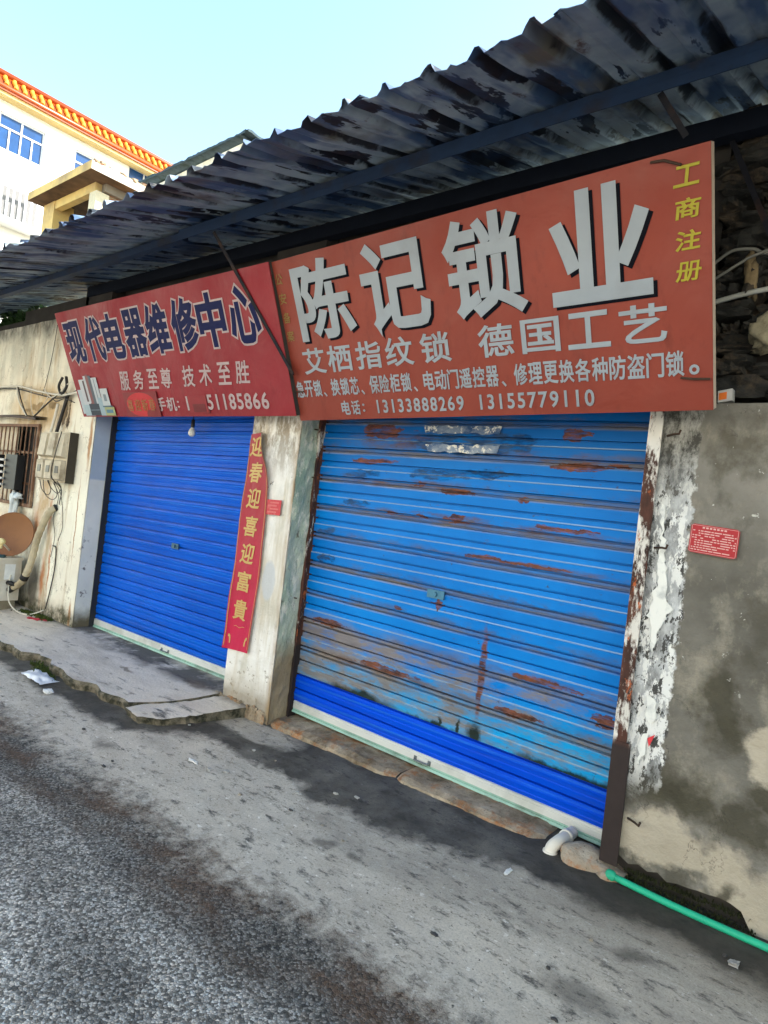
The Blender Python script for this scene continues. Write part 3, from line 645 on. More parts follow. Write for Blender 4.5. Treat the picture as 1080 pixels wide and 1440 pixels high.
def strip_sheet(x0, x1, y_front, y_back, lift, seed):
    """one corrugated sheet, ribs every 0.2 m"""
    prof = [(0, .0), (.014, .018), (.026, .035), (.040, .035), (.052, .018), (.066, .0), (.105, .004), (.128, .011), (.150, .004)]
    pts = []; k = math.floor((x0 + .04) / .2)
    while k * .2 - .04 < x1:
        for d, h in prof:
            xx = k * .2 - .04 + d
            if x0 <= xx <= x1: pts.append((xx, h))
        k += 1
    ny = 18; mb = MB(); m = len(pts); vs_ = []
    for i in range(ny + 1):
        t = i / ny
        for xx, h in pts:
            yf = y_front + .02 * fbm(xx * 4, seed) + .018 * fbm(xx * 15, seed) + .01 * fbm(xx * 40, seed)
            y = yf + (y_back - yf) * t
            dent = .014 * fbm(xx * 2.2, y * 2.2, seed) + .006 * fbm(xx * 7, y * 7, seed)
            sag = -.012 * math.sin(math.pi * ((xx - x0) / (x1 - x0))) * (1 - t)
            vs_.append((xx, y, can_z(y) + h + lift + dent + sag))
    b = [(v[0], v[1], v[2] + .002) for v in vs_]
    N = len(vs_)
    fs_ = [(i * m + j, (i + 1) * m + j, (i + 1) * m + j + 1, i * m + j + 1) for i in range(ny) for j in range(m - 1)]
    mb.add(vs_ + b, fs_ + [tuple(N + q for q in f[::-1]) for f in fs_] + [(j, j + 1, N + j + 1, N + j) for j in range(m - 1)])
    return mb
x = -12.96; i = 0; rnd = random.Random(3)
while x < 10:
    x1 = x + .86
    back = 3.34 if x1 < -6.6 else 3.5
    obj('roof_sheet', strip_sheet(x, x1, Y0 + rnd.uniform(-.012, .012), back, .004 * (i % 2), i * 1.7), M_TIN, CAN)
    x += .8; i += 1
mb = MB(); mb.box(-3.86, 10, 2.31, 2.36, can_z(2.33) - .05, can_z(2.33) - .018); mb.box(-3.86, 10, 2.31, 2.315, can_z(2.33) - .088, can_z(2.33) - .0505)
obj('purlin', mb, M_STEEL, CAN)
mb = MB(); mb.box(-12, -3.9, 2.36, 2.41, can_z(2.38) - .07, can_z(2.38) - .018); obj('purlin', mb, M_STEEL, CAN)
mb = MB(); mb.box(-6.5, 10, 2.98, 3.05, can_z(3.0) - .11, can_z(3.0) - .018); obj('purlin', mb, plain('shade_black_beam', (.008, .012, .022), .8, .15), CAN)  # back purlin coloured near-black to paint in the shadow above the signs
for p, q in [((-3.52, 2.345, 3.27), (-3.03, 2.70, 2.43)), ((-.83, 2.36, 3.29), (-.75, 2.46, 3.16)), ((-.72, 3.0, 3.42), (-.50, 2.88, 2.90))]:
    mb = MB(); p = Vector(p); q = Vector(q); t = q - p; tn = t.normalized(); a = tn.cross(Vector((0, 1, 0))).normalized(); b = a.cross(tn)
    mb.obox(p - a * .011, t, a * .022, b * .004); mb.obox(p - a * .011 + b * .0042, t, a * .004, b * .02)
    obj('strut', mb, plain('rusty_black_strut', (.012, .013, .018), .75, .2, var=.5, scale=25, dirt=(.05, .025, .015)), CAN)

# ------------------------------------------------------------------ lettering
_gl = {}
def glyph(ch, off):
    if (ch, off) in _gl: return _gl[(ch, off)]
    c = bpy.data.curves.new('g', 'FONT'); c.body = ch; c.resolution_u = 3
    if off > 0: c.bevel_depth = off; c.bevel_resolution = 1
    o = bpy.data.objects.new('g', c); COL.objects.link(o)
    dg = bpy.context.evaluated_depsgraph_get(); ev = o.evaluated_get(dg); me = ev.to_mesh()
    r = ([(v.co.x, v.co.y, v.co.z / max(off, 1e-4)) for v in me.vertices], [tuple(p.vertices) for p in me.polygons])
    ev.to_mesh_clear(); bpy.data.objects.remove(o); bpy.data.curves.remove(c)
    _gl[(ch, off)] = r; return r
def letters(mb, cells, F, off, lift, shear=0.0, dx=0.0, dy=0.0, jit=0.0, mi=0):
    """cells: (char, cu, cv, w, h); F(u, v, n) -> world point"""
    rr = random.Random(hash(cells[0][0]) % 1 + len(cells))
    for ch, cu, cv, wd, ht in cells:
        bv, _ = glyph(ch, 0.0); v, f = glyph(ch, off)
        x0 = min(p[0] for p in bv); x1 = max(p[0] for p in bv); y0 = min(p[1] for p in bv); y1 = max(p[1] for p in bv)
        if ch.isdigit():
            b8, _ = glyph('8', 0.0); q0 = min(p[0] for p in b8); q1 = max(p[0] for p in b8); sx = wd / (q1 - q0)
        else: sx = wd / max(1e-4, x1 - x0)
        sy = ht / max(1e-4, y1 - y0)
        ang = rr.uniform(-jit, jit)
        vs_ = []
        for p in v:
            a = (p[0] - (x0 + x1) / 2) * sx; b = (p[1] - (y0 + y1) / 2) * sy
            a += shear * b; a, b = a * math.cos(ang) - b * math.sin(ang), a * math.sin(ang) + b * math.cos(ang)
            vs_.append(F(cu + a + dx, cv + b + dy, lift + .0008 * p[2]))
        # orient faces towards +n
        mb.add(vs_, f, mi)
    return mb
def sign_frame(x, y, z, yaw, lean, roll):
    u = Vector((math.cos(yaw) * math.cos(roll), math.sin(yaw) * math.cos(roll), math.sin(roll)))
    nr = Vector((math.sin(yaw), -math.cos(yaw), 0))
    v = math.cos(lean) * Vector((0, 0, 1)) + math.sin(lean) * nr
    v -= u * u.dot(v); v.normalize(); n = u.cross(v).normalized()
    o = Vector((x, y, z))
    return o, u, v, n, (lambda a, b, h=0.0: o + u * a + v * b + n * (h + .0045 * fbm(a * 1.6 + x * 9, b * 1.1, 0, 2)))
def vinyl(name, a, b, fade, seed):
    g = G(name, .5, .35)
    c = g.mix(g.mr(g.noise(1.1, detail=5, off=seed), .3, .7), a, b)
    c = g.mix(g.mr(g.noise(4, (1, 1, .3), 6, .65, off=seed + 3), .55, .75, 0, .35), c, fade)
    c = g.mix(g.mr(g.noise(30, detail=5, rough=.7, off=seed + 7), .62, .75, 0, .35), c, tuple(v * .6 for v in a))
    c = g.mix(g.mr(g.noise(9, (1, 1, .07), 6, .7, off=seed + 13), .56, .74, 0, .45), c, tuple(v * .45 for v in a))
    g.col(c); g.bump(g.math('ADD', g.noise(2.2, (1, 1, .6), 4, .5, 1.5, off=seed), g.math('MULTIPLY', g.noise(14, (1, 1, .3), 3, off=seed + 2), .12)), .5, .03); g.rough(g.mr(g.noise(4, detail=5, off=seed), .3, .7, .42, .7))
    return g.m
M_EDGE = plain('cream_sign_edge', (.60, .50, .40), .6, .3, var=.1)
M_LET = plain('dull_white_vinyl', (.27, .31, .345), .5, .3, var=.10, scale=8, dirt=(.22, .245, .265))
M_SHAD = plain('black_print', (.003, .0035, .007), .7, .08, var=.1)
M_NAVY = plain('navy_print', (.004, .008, .055), .6, .12, var=.15)
M_GOLD = plain('faded_gold_print', (.20, .13, .035), .5, .3, var=.2, scale=50)
M_YEL = plain('yellow_print', (.32, .28, .02), .5, .3, var=.2, scale=50)
M_PINKW = plain('pale_pink_vinyl', (.36, .28, .28), .5, .35, var=.08)

def sign_panel(F, u, v, n, o, wd, ht, mat, parent, right=1):
    mb = MB(); mb.obox(o - n * .045, u * wd, v * ht, n * .040, [2, right, 1, 1, 1, 0])
    # front sheet with slight waves
    mb2 = MB()
    def fn(a, b): return F(a * wd, b * ht, .0005)
    mb.grid(fn, 80, 32, 0)
    p = obj('panel', mb, [mat, M_EDGE, M_DARK], parent); return p

# right sign
o, u, v, n, FR = sign_frame(-3.0813, 2.86, 2.1675, -.0286, .4123, .0119)
SR = thing('shop_sign', 'large orange-red locksmith sign with four big grey characters above the rusty shutter', 'sign', tuple(o))
sign_panel(FR, u, v, n, o, 2.458, .969, vinyl('orange_red_vinyl', (.185, .030, .018), (.245, .042, .023), (.21, .06, .04), 2), SR)
big = [('陈', .40, .705, .43, .42), ('记', .934, .705, .42, .42), ('锁', 1.477, .708, .405, .425), ('业', 2.03, .70, .405, .42)]
mb = MB(); letters(mb, big, FR, .028, .003, 0, .014, -.013); obj('letter_shadow', mb, M_SHAD, SR)
mb = MB(); letters(mb, big, FR, .027, .0065); obj('lettering', mb, M_LET, SR, 'four very large grey-white characters with black drop shadows')
r2 = [(c, x, .365, .185, .148) for c, x in zip('艾栖指纹锁德国工艺', (.233, .447, .676, .90, 1.143, 1.502, 1.737, 1.966, 2.196))]
for part in (r2[:5], r2[5:]):
    mb = MB(); letters(mb, part, FR, .018, .004, .0); obj('lettering', mb, M_LET, SR)
cells = []
for i, ch in enumerate('急开锁、换锁芯、保险柜锁、电动门遥控器、修理更换各种防盗门锁。'):
    uu = .062 + .0778 * i; vv = .200 - .006 * i / 30
    if ch == '、': cells.append((ch, uu - .015, vv - .04, .022, .024))
    elif ch == '。': cells.append((ch, uu - .005, vv - .028, .034, .036))
    else: cells.append((ch, uu, vv, .068, .098))
mb = MB(); letters(mb, cells, FR, .022, .004); obj('lettering', mb, M_LET, SR)
cells = [('电', .43, .072, .068, .082), ('话', .512, .071, .066, .082), ('：', .575, .068, .014, .045)]
for st, s0, s1 in (('13133888269', .687, 1.256), ('13155779110', 1.381, 1.952)):
    for i, ch in enumerate(st):
        cells.append((ch, s0 + (s1 - s0) * i / 10, .071, .041, .072))
for part in (cells[:3], cells[3:14], cells[14:]):
    mb = MB(); letters(mb, part, FR, .022, .004); obj('lettering', mb, M_LET, SR)
mb = MB(); letters(mb, [(c, .067, y, .062, .062) for c, y in zip('公安备案', (.864, .752, .64, .529))], FR, .012, .004, .08); obj('lettering', mb, M_GOLD, SR, 'small column of faded gold characters')
mb = MB(); letters(mb, [(c, 2.377, y, .086, .068) for c, y in zip('工商注册', (.877, .765, .653, .541))], FR, .022, .004, .12); obj('lettering', mb, M_YEL, SR, 'column of four yellow-green characters')
mb = MB()
for a, b in ((2.30, .945), (2.39, .13), (.03, .19)):
    mb = MB(); mb.tube([FR(a - .05, b + .006, .004), FR(a, b, .012), FR(a + .06, b - .004 if b < .5 else b - .03, .008)], .005, 6); obj('fixing_wire', mb, M_HOOK, SR)

# left sign
o, u, v, n, FL = sign_frame(-6.0306, 2.86, 2.2054, -.0175, .3981, -.0059)
SLF = thing('shop_sign', 'crimson appliance-repair sign with white-edged navy characters above the clean blue shutter', 'sign', tuple(o))
sign_panel(FL, u, v, n, o, 2.958, .934, vinyl('crimson_vinyl', (.19, .007, .014), (.245, .010, .018), (.21, .03, .03), 17), SLF, 2)
big = [(c, x, .661, .285, .335) for c, x in zip('现代电器维修中心', (.24, .594, .919, 1.264, 1.595, 1.95, 2.278, 2.633))]
mb = MB(); letters(mb, big, FL, .070, .003); obj('letter_outline', mb, M_PINKW, SLF)
mb = MB(); letters(mb, big, FL, .034, .005); obj('lettering', mb, M_NAVY, SLF, 'eight navy characters with pale outlines')
r2 = [(c, x, .30, .145, .15) for c, x in zip('服务至尊技术至胜', (.925, 1.144, 1.363, 1.558, 1.863, 2.073, 2.296, 2.502))]
for part in (r2[:4], r2[4:]):
    mb = MB(); letters(mb, part, FL, .016, .004, .14, jit=.05); obj('lettering', mb, M_PINKW, SLF)
cells = [('手', 1.394, .098, .135, .105), ('机', 1.549, .098, .135, .105), ('：', 1.648, .095, .02, .05), ('1', 1.772, .10, .07, .10)]
for i, ch in enumerate('51185866'): cells.append((ch, 2.059 + .0889 * i, .104, .07, .105))
for part in (cells[:4], cells[4:]):
    mb = MB(); letters(mb, part, FL, .022, .004); obj('lettering', mb, M_PINKW, SLF)
mb = MB()
mb.obox(FL(1.79, .03, .0045), u * .235, v * .125, n * .0012, 0); mb.obox(FL(1.84, .035, .006), u * .16, v * .06, n * .0012, 1); mb.obox(FL(1.97, .025, .006), u * .07, v * .03, n * .0012, 1)
obj('tape_patch', mb, [plain('red_tape', (.21, .008, .014), .5), plain('dark_red_tape', (.12, .005, .008), .5)], SLF, 'red tape covering two digits of the telephone number')
PIC = [(.03, .03, .10, .22, (.62, .72, .78)), (.10, .02, .13, .32, (.72, .76, .80)), (.17, .14, .035, .19, (.12, .07, .08)), (.205, .13, .04, .24, (.70, .73, .76)), (.245, .12, .05, .26, (.30, .10, .10)), (.295, .12, .05, .25, (.10, .14, .18)), (.345, .11, .10, .24, (.66, .72, .75)), (.385, .13, .012, .21, (.2, .25, .3)),
       (.08, .012, .18, .10, (.50, .66, .72)), (.19, .015, .19, .105, (.03, .05, .08)), (.20, .06, .17, .006, (.25, .35, .42)), (.38, .012, .13, .16, (.42, .58, .66)), (.46, .10, .13, .15, (.70, .76, .78)), (.50, .14, .05, .06, (.25, .32, .36)), (.47, .012, .17, .075, (.50, .55, .25)), (.49, .035, .12, .03, (.12, .30, .42)), (.45, .088, .17, .012, (.08, .18, .24))]
mb = MB(); pm = []
for i, (a, b, wd, ht, c) in enumerate(PIC):
    pm.append(plain('print_%02d' % i, tuple(q * .55 for q in c), .5, .35, var=.15, scale=30)); mb.obox(FL(a, b, .004 + .0004 * i), u * wd, v * ht, n * .0004, i)
obj('product_picture', mb, pm, SLF, 'printed picture of fridges and other white appliances')

# new year sticker on the left sign
ST = thing('paper_sticker', 'square red new year sticker with a round emblem on the crimson sign', 'sticker', tuple(FL(1.11, 0, .01)))
mb = MB(); mb.obox(FL(.85, .0, .010), u * .525, v * .205, n * .0025); obj('sheet', mb, plain('sticker_red', (.17, .005, .009), .5), ST)
mb = MB(); k = 28; mb.prism([FL(1.11 + .225 * math.cos(2 * math.pi * q / k), .102 + .098 * math.sin(2 * math.pi * q / k), .0) + n * .0135 for q in range(k)], n * .001)
obj('round_emblem', mb, plain('sticker_bright_red', (.40, .006, .012), .5), ST)
mb = MB(); letters(mb, [(c, x, .098, .09, .095) for c, x in zip('喜迎新春', (.945, 1.06, 1.17, 1.28))], lambda a, b, h=0.0: FL(a, b, 0) + n * (h + .004), .010, .0125); obj('lettering', mb, plain('dark_gold_ink', (.24, .10, .025), .5), ST)

# ------------------------------------------------------------------ banner on the middle pillar
BN = thing('spring_banner', 'long vertical red spring couplet with gold characters pasted on the cream pillar', 'banner', (-3.58, 2.96, .55))
def bx(z): # left/right edges by height
    t = (z - .54) / 1.56
    l = -3.715 + .02 * t + .012 * fbm(z * 3, .3) ; r = -3.455 + .03 * math.sin(min(1, t * 1.1) * math.pi) - .085 * sm(1.75, 2.09, z)
    return l, r
def by(z, s): return 2.966 - .008 * (1 + fbm(z * 2.2, s * 2)) - .03 * sm(.8, 1, s) * sm(1.6, 2.05, z) - .02 * sm(.12, 0, s) * sm(1.3, .8, z) * 1.0
def banner(u_, v_, lift=0.0, z0=.54, z1=2.095):
    z = z0 + (z1 - z0) * v_; l, r = bx(z); x = l + (r - l) * u_
    return (x, by(z, u_) - lift, z + .015 * (u_ - .5))
mb = MB(); mb.grid(lambda a, b: banner(a, b), 10, 60, 0); mb.grid(lambda a, b: banner(1 - a, b, -.0012), 10, 60, 1)
g = G('banner_paper', .5, .4); zz = g.xyz[2]
c = g.mix(g.mr(zz, .6, 1.7), (.50, .003, .055), (.30, .004, .016))
g.col(g.mix(g.mr(g.noise(6, detail=5), .5, .75, 0, .4), c, (.24, .004, .015))); g.bump(g.noise(5, (3, 1, 1), 4), .3, .01)
obj('sheet', mb, [g.m, plain('banner_back', (.62, .45, .42), .7)], BN)
mb = MB()
M_BG = plain('gold_ink', (.52, .36, .12), .5, .3, 0.0, var=.2, scale=60)
def FB(a, b, h=0.0):
    z = b; l, r = bx(z); uu = (a - l) / (r - l)
    return Vector((a, by(z, max(0, min(1, uu))) - h, z))
rb = random.Random(4)
for ch, x, z in zip('迎春迎喜迎富貴', (-3.60, -3.585, -3.575, -3.575, -3.575, -3.58, -3.585), (2.0, 1.815, 1.63, 1.43, 1.235, 1.035, .83)):
    letters(mb, [(ch, x, z, .135, .14)], FB, .020, .0025, .1)
obj('lettering', mb, M_BG, BN)
mb = MB()
for s0 in (0, 1):
    a0, a1 = ((.03, .045), (.955, .97))[s0]
    mb.grid(lambda a, b: banner(a0 + (a1 - a0) * a, b, .002, .56, 2.09), 1, 50)
k = 14
for cx_, cz_ in ((.12, .045), (.88, .045)):
    for q in range(7):
        aa = q / 6 * math.pi * (.5); aa += 0 if cx_ < .5 else math.pi / 2
        mb.grid(lambda a, b: banner(cx_ + .07 * math.cos(aa) + .045 * (a - .5), cz_ - .012 + .03 * math.sin(aa) + .012 * (b - .5), .002), 1, 1)
mb.grid(lambda a, b: banner(.28 + .44 * a, .108 + .003 * math.sin(a * 9) + .002 * b, .002), 12, 1)
obj('gold_border', mb, M_BG, BN)
# small red square paper on the pillar
SQ = thing('paper_sticker', 'small faded red square paper on the cream pillar beside the long banner', 'sticker', (-3.38, 2.97, 1.5))
mb = MB(); mb.obox((-3.435, 2.9635, 1.53), (.145, 0, .003), (0, 0, .105), (0, -.002, 0)); obj('sheet', mb, plain('faded_red_paper', (.50, .05, .06), .7, var=.3, scale=40, dirt=(.62, .22, .2)), SQ)
mb = MB()
for i in range(4): mb.obox((-3.42 + .02 * (i % 2), 2.961, 1.545 + .022 * i), (.09, 0, .002), (0, 0, .010), (0, -.001, 0))
obj('print_lines', mb, plain('washed_red_ink', (.60, .16, .15), .7, var=.3, scale=60), SQ)

# red notice on the right wall
NT = thing('paper_notice', 'small red printed notice pasted on the grey cement wall', 'notice', (-.62, 2.96, 1.62))
e1 = Vector((.187, 0, -.012)); e2_ = Vector((.004, 0, .122)); no = Vector((-.700, 2.966, 1.622))
def FN(a, b, h=0.0): return no + e1 * a + e2_ * b + Vector((0, -h, 0))
mb = MB(); rr = .06
poly = [(rr, 0), (1 - rr, 0), (1, rr), (1, 1 - rr), (1 - rr, 1), (rr, 1), (0, 1 - rr), (0, rr)]
mb.prism([FN(a, b) for a, b in poly], (0, -.002, 0)); obj('sheet', mb, plain('notice_red', (.38, .008, .016), .5, var=.15, scale=30), NT)
mb = MB(); rn = random.Random(9)
def dash(a, b, wd, ht): mb.obox(FN(a, b, .0025), e1 * wd, e2_ * ht, (0, -.0006, 0))
for i in range(7): dash(.24 + i * .075, .87, .05, .055)
for q in range(9):
    yb = .76 - q * .083; a = .05
    while a < .93:
        l = rn.uniform(.04, .20) if .25 < a < .75 else rn.uniform(.03, .06)
        if rn.random() < (.85 if .22 < a < .8 else .6): dash(a, yb, min(l, .95 - a), .036)
        a += l + .018
dash(.03, .955, .94, .012); dash(.03, .03, .94, .012); dash(.02, .05, .008, .9); dash(.97, .05, .008, .9)
obj('print_lines', mb, plain('pink_white_ink', (.60, .36, .34), .6, var=.1), NT)

# torn poster scraps
M_SCRAP = G('torn_white_paper', .8, .2)
M_SCRAP.col(M_SCRAP.mix(M_SCRAP.mr(M_SCRAP.noise(18, detail=5), .5, .7), (.74, .75, .70), (.5, .52, .5))); M_SCRAP = M_SCRAP.m
def ragged(pts, seed, amp=.008, step=.02):
    out = []
    for (a, b), (c, d) in zip(pts, pts[1:] + pts[:1]):
        L = math.hypot(c - a, d - b); k = max(1, int(L / step))
        for i in range(k):
            t = i / k; x = a + (c - a) * t; z = b + (d - b) * t
            out.append((x + amp * fbm(x * 30, z * 30, seed), z + amp * fbm(x * 30 + 7, z * 30, seed)))
    return out
mb = MB(); mb.prism([(x, 2.966, z) for x, z in ragged([(-.835, 1.83), (-.815, 1.80), (-.785, 1.55), (-.765, 1.42), (-.735, 1.36), (-.765, 1.30), (-.79, 1.22), (-.795, 1.14), (-.815, 1.25), (-.83, 1.34), (-.81, 1.5), (-.815, 1.7)], 1, .016, .012)], (0, -.002, 0))
obj('poster_scrap', mb, M_SCRAP, label='long torn white poster scrap hanging on the grey strip beside the rusty rail', cat='poster scrap')
mb = MB(); mb.prism([(x, 2.966, z) for x, z in ragged([(-.80, .97), (-.765, .965), (-.75, .90), (-.765, .85), (-.79, .88)], 2, .018, .012)], (0, -.002, 0))
mb.prism([(x, 2.967, z) for x, z in ragged([(-.81, .79), (-.775, .80), (-.775, .72), (-.805, .66), (-.81, .70)], 3, .018, .012)], (0, -.002, 0))
obj('poster_scrap', mb, M_SCRAP, label='small torn white paper remnant low on the grey strip, above a red flake', cat='poster scrap')
mb = MB(); mb.prism([(-.775, 2.9635, .79), (-.745, 2.9635, .815), (-.765, 2.9635, .755)], (0, -.002, 0))
obj('paper_flake', mb, plain('red_paper_flake', (.62, .04, .05), .6), label='tiny red paper flake on torn white paper low on the wall', cat='paper flake')
g = G('printed_paper_remains', .7, .3)
c = g.mix(g.mr(g.noise(9, (1, 1, 1.5), 5, .7), .4, .6), (.03, .09, .22), (.26, .32, .40)); c = g.mix(g.mr(g.noise(16, (1, 1, 1), 5, .7, off=3), .56, .6), c, (.75, .74, .66))
g.col(c); M_PP = g.m
for z, a, b, s, lb in ((2.175, -2.31, -1.80, 4, 'upper torn strip of printed paper stuck at the top of the weathered shutter'), (2.062, -2.28, -1.80, 6, 'lower torn strip of printed paper stuck near the top of the weathered shutter')):
    mb = MB(); mb.prism([(x, YS - .014, q) for x, q in ragged([(a, z - .025), (b, z - .025), (b + .01, z + .02), (a - .02, z + .022)], s, .012, .03)], (0, -.002, 0))
    obj('poster_scrap', mb, M_PP, label=lb, cat='poster scrap')

# ------------------------------------------------------------------ neighbour house on the left
HS = thing('neighbour_house', 'old cream rendered house with a barred window left of the shops', 'house', (-9, 3.1, 0))
WX0, WX1, WZ0, WZ1 = -8.75, -7.20, 1.25, 2.15
mb = MB()
def skin(x0, x1, z0, z1, seed):
    fn, nu, nv = rough_face(x0, x1, z0, z1, YF + .002, .012, .06, seed); mb.grid(fn, nu, nv)
def topz(x): return 3.30 + .02 * fbm(x * 4) + .015 * fbm(x * 13)
skin(WX1, -6.562, 0, 3.28, 1); skin(-14, WX0, 0, 3.28, 2); skin(WX0, WX1, 0, WZ0, 3); skin(WX0, WX1, WZ1, 3.28, 4)
mb.box(WX1, -6.562, YF + .03, 3.2, 0, 3.285); mb.box(-14, WX0, YF + .03, 3.2, 0, 3.285); mb.box(WX0, WX1, YF + .03, 3.2, 0, WZ0); mb.box(WX0, WX1, YF + .03, 3.2, WZ1, 3.285)
obj('wall', mb, M_HOUSE, HS)
mb = MB(); mb.box(-14, -6.56, 3.4, 4.5, 0, 3.0); obj('rear_room', mb, M_DARK, HS)
mb = MB(); mb.box(-8.0, -6.5, 3.0, 3.12, 3.29, 3.45); mb.box(-14, -8.0, 3.02, 3.12, 3.29, 3.36); obj('wall_plate', mb, M_DARK, HS)
M_RUSTB = plain('rusty_window_iron', (.16, .085, .05), .75, .3, var=.4, scale=30, dirt=(.34, .24, .15))
wf = MB(); y = YF - .03
wf.box(WX0, WX1, y, y + .025, WZ0, WZ0 + .035); wf.box(WX0, WX1, y, y + .025, WZ1 - .03, WZ1); wf.box(WX0, WX0 + .03, y, y + .025, WZ0 + .035, WZ1 - .03); wf.box(WX1 - .03, WX1, y, y + .025, WZ0 + .035, WZ1 - .03)
wo = obj('window', wf, M_RUSTB, HS)
for k in range(13):
    x = WX0 + .1 + k * .113
    mb = MB(); mb.tube([(x, y + .012, WZ0 + .03), (x, y + .012, WZ1 - .02)], .008, 6); obj('bar', mb, M_RUSTB, wo)
for z in (1.5, 1.84):
    mb = MB(); mb.box(WX0 + .03, WX1 - .03, y + .0215, y + .031, z - .012, z + .012); obj('bar', mb, M_RUSTB, wo)
mb = MB(); mb.box(WX0, WX1, 3.16, 3.18, WZ0, WZ1); obj('pane', mb, plain('dark_window_glass', (.012, .012, .013), .3, .5), wo)
mb = MB(); mb.box(-8.7, -7.98, 3.05, 3.07, WZ0 + .03, WZ1 - .02); obj('shutter_board', mb, plain('cream_board', (.60, .52, .38), .8, dirt=(.4, .33, .22)), wo)
mb = MB()
mb.grid(lambda a, b: (-8.9 + 1.82 * a, 2.98 - .12 * b, 2.225 - .025 * b + .035 * math.sin(a * math.pi)), 16, 3); mb.grid(lambda a, b: (-8.9 + 1.82 * a, 2.98 - .12 * b, 2.20 - .025 * b + .035 * math.sin(a * math.pi)), 16, 3)
mb.grid(lambda a, b: (-8.9 + 1.82 * a, 2.86, 2.175 + .025 * b + .035 * math.sin(a * math.pi)), 16, 1)
obj('hood', mb, plain('brown_tin_hood', (.055, .035, .025), .7, .3, dirt=(.15, .09, .05)), HS)

# black ribbed alarm horn behind the bars
HB = thing('heat_sink_box', 'black ribbed box with pale fins wedged in the barred window', 'box', (-7.7, 2.9, 1.42))
mb = MB(); mb.box(-7.72, -7.42, 2.86, 2.94, 1.42, 1.80); obj('body', mb, plain('black_plastic', (.012, .012, .013), .5, .4), HB)
M_FIN = plain('pale_fin', (.42, .42, .40), .5, .4)
for k in range(5):
    mb = MB(); mb.box(-7.86, -7.70, 2.83, 2.855, 1.45 + k * .068, 1.475 + k * .068); obj('fin', mb, M_FIN, HB)
mb = MB(); mb.box(-7.88, -7.86, 2.83, 2.90, 1.42, 1.79); obj('end_plate', mb, plain('black_plastic', (.012,) * 3), HB)

# electric meter box
MT = thing('electric_meter_box', 'weathered grey electric meter box with three covers on the cream wall', 'meter box', (-6.6, 2.95, 1.55))
M_MB = plain('aged_meter_casing', (.50, .44, .32), .6, .35, var=.3, scale=14, dirt=(.16, .12, .07), bump=.3); M_MB2 = plain('dark_meter_side', (.045, .038, .028), .7, .3, var=.3)
mb = MB(); mb.box(-6.93, -6.33, 2.89, 2.975, 1.56, 2.06, [0, 1, 0, 0, 0, 0]); obj('casing', mb, [M_MB, M_MB2], MT)
for k in range(3):
    x = -6.91 + k * .195
    mb = MB(); mb.add([(x, 2.888, 1.80), (x + .17, 2.888, 1.80), (x + .17, 2.888, 2.05), (x, 2.888, 2.05), (x + .012, 2.84, 1.82), (x + .158, 2.84, 1.82), (x + .15, 2.86, 2.04), (x + .02, 2.86, 2.04)], [(4, 5, 6, 7), (0, 1, 5, 4), (1, 2, 6, 5), (2, 3, 7, 6), (3, 0, 4, 7)])
    c = obj('cover', mb, M_MB, MT); mb = MB(); mb.box(x + .04, x + .13, 2.845, 2.852, 1.83, 1.86); obj('label_plate', mb, plain('white_label', (.7, .7, .66)), c)
    mb = MB(); mb.add([(x, 2.888, 1.58), (x + .17, 2.888, 1.58), (x + .17, 2.888, 1.78), (x, 2.888, 1.78), (x + .012, 2.845, 1.59), (x + .158, 2.845, 1.59), (x + .158, 2.845, 1.77), (x + .012, 2.845, 1.77)], [(4, 5, 6, 7), (0, 1, 5, 4), (1, 2, 6, 5), (2, 3, 7, 6), (3, 0, 4, 7)])
    c = obj('terminal_cover', mb, M_MB, MT); mb = MB(); mb.box(x + .05, x + .12, 2.840, 2.8445, 1.65, 1.72); obj('window', mb, plain('meter_glass', (.02, .02, .022), .3, .5), c)

# air conditioner unit, with dish on it
AC = thing('air_conditioner_unit', 'white air conditioner outdoor unit on the pavement against the cream wall', 'air conditioner', (-7.5, 2.76, .15))
M_ACW = plain('yellowed_white_casing', (.66, .63, .55), .5, .4, var=.08, scale=6, dirt=(.48, .42, .32))
mb = MB(); mb.box(-7.95, -7.10, 2.62, 2.90, .28, .70); obj('casing', mb, M_ACW, AC)
mb = MB(); mb.box(-7.90, -7.40, 2.612, 2.6185, .32, .66); obj('front_grille', mb, plain('grille_white', (.72, .72, .68)), AC)
mb = MB(); mb.box(-7.97, -7.085, 2.605, 2.91, .702, .725); obj('lid', mb, M_ACW, AC)
mb = MB(); mb.box(-7.099, -7.095, 2.74, 2.84, .50, .66); obj('rating_label', mb, plain('label_white', (.75, .76, .74)), AC)
mb = MB(); mb.box(-7.92, -7.12, 2.64, 2.88, .14, .275); obj('plinth', mb, plain('timber_plinth', (.22, .19, .13), .9, dirt=(.08, .07, .05)), AC)
SD = thing('satellite_dish', 'round brown satellite dish standing on the white air conditioner unit', 'satellite dish', (-7.17, 2.8, .73))
axd = Vector((.62, -.76, .18)).normalized(); dc = Vector((-7.17, 2.80, .965))
mb = MB(); prof = [(.001, .0)] + [(.225 * t, .045 * t * t) for t in (.2, .4, .6, .8, .95, 1)] + [(.229, .050), (.231, .043), (.22, .036), (.18, .015), (.001, -.012)]
mb.lathe(prof, dc - axd * .03, axd, 40); obj('reflector', mb, plain('brown_dish_paint', (.24, .105, .04), .6, .35, var=.2, scale=5, dirt=(.15, .06, .03)), SD, smooth=True)
mb = MB(); a0 = dc - Vector((0, 0, .18)) + axd * .0; a1 = dc + axd * .20 + Vector((.03, 0, -.10)); mb.tube([a0, a1], .010, 8); mb.tube([a0 + Vector((0, 0, 0)), (dc.x, dc.y + .04, .725)], .016, 8); obj('arm', mb, M_ACW, SD)
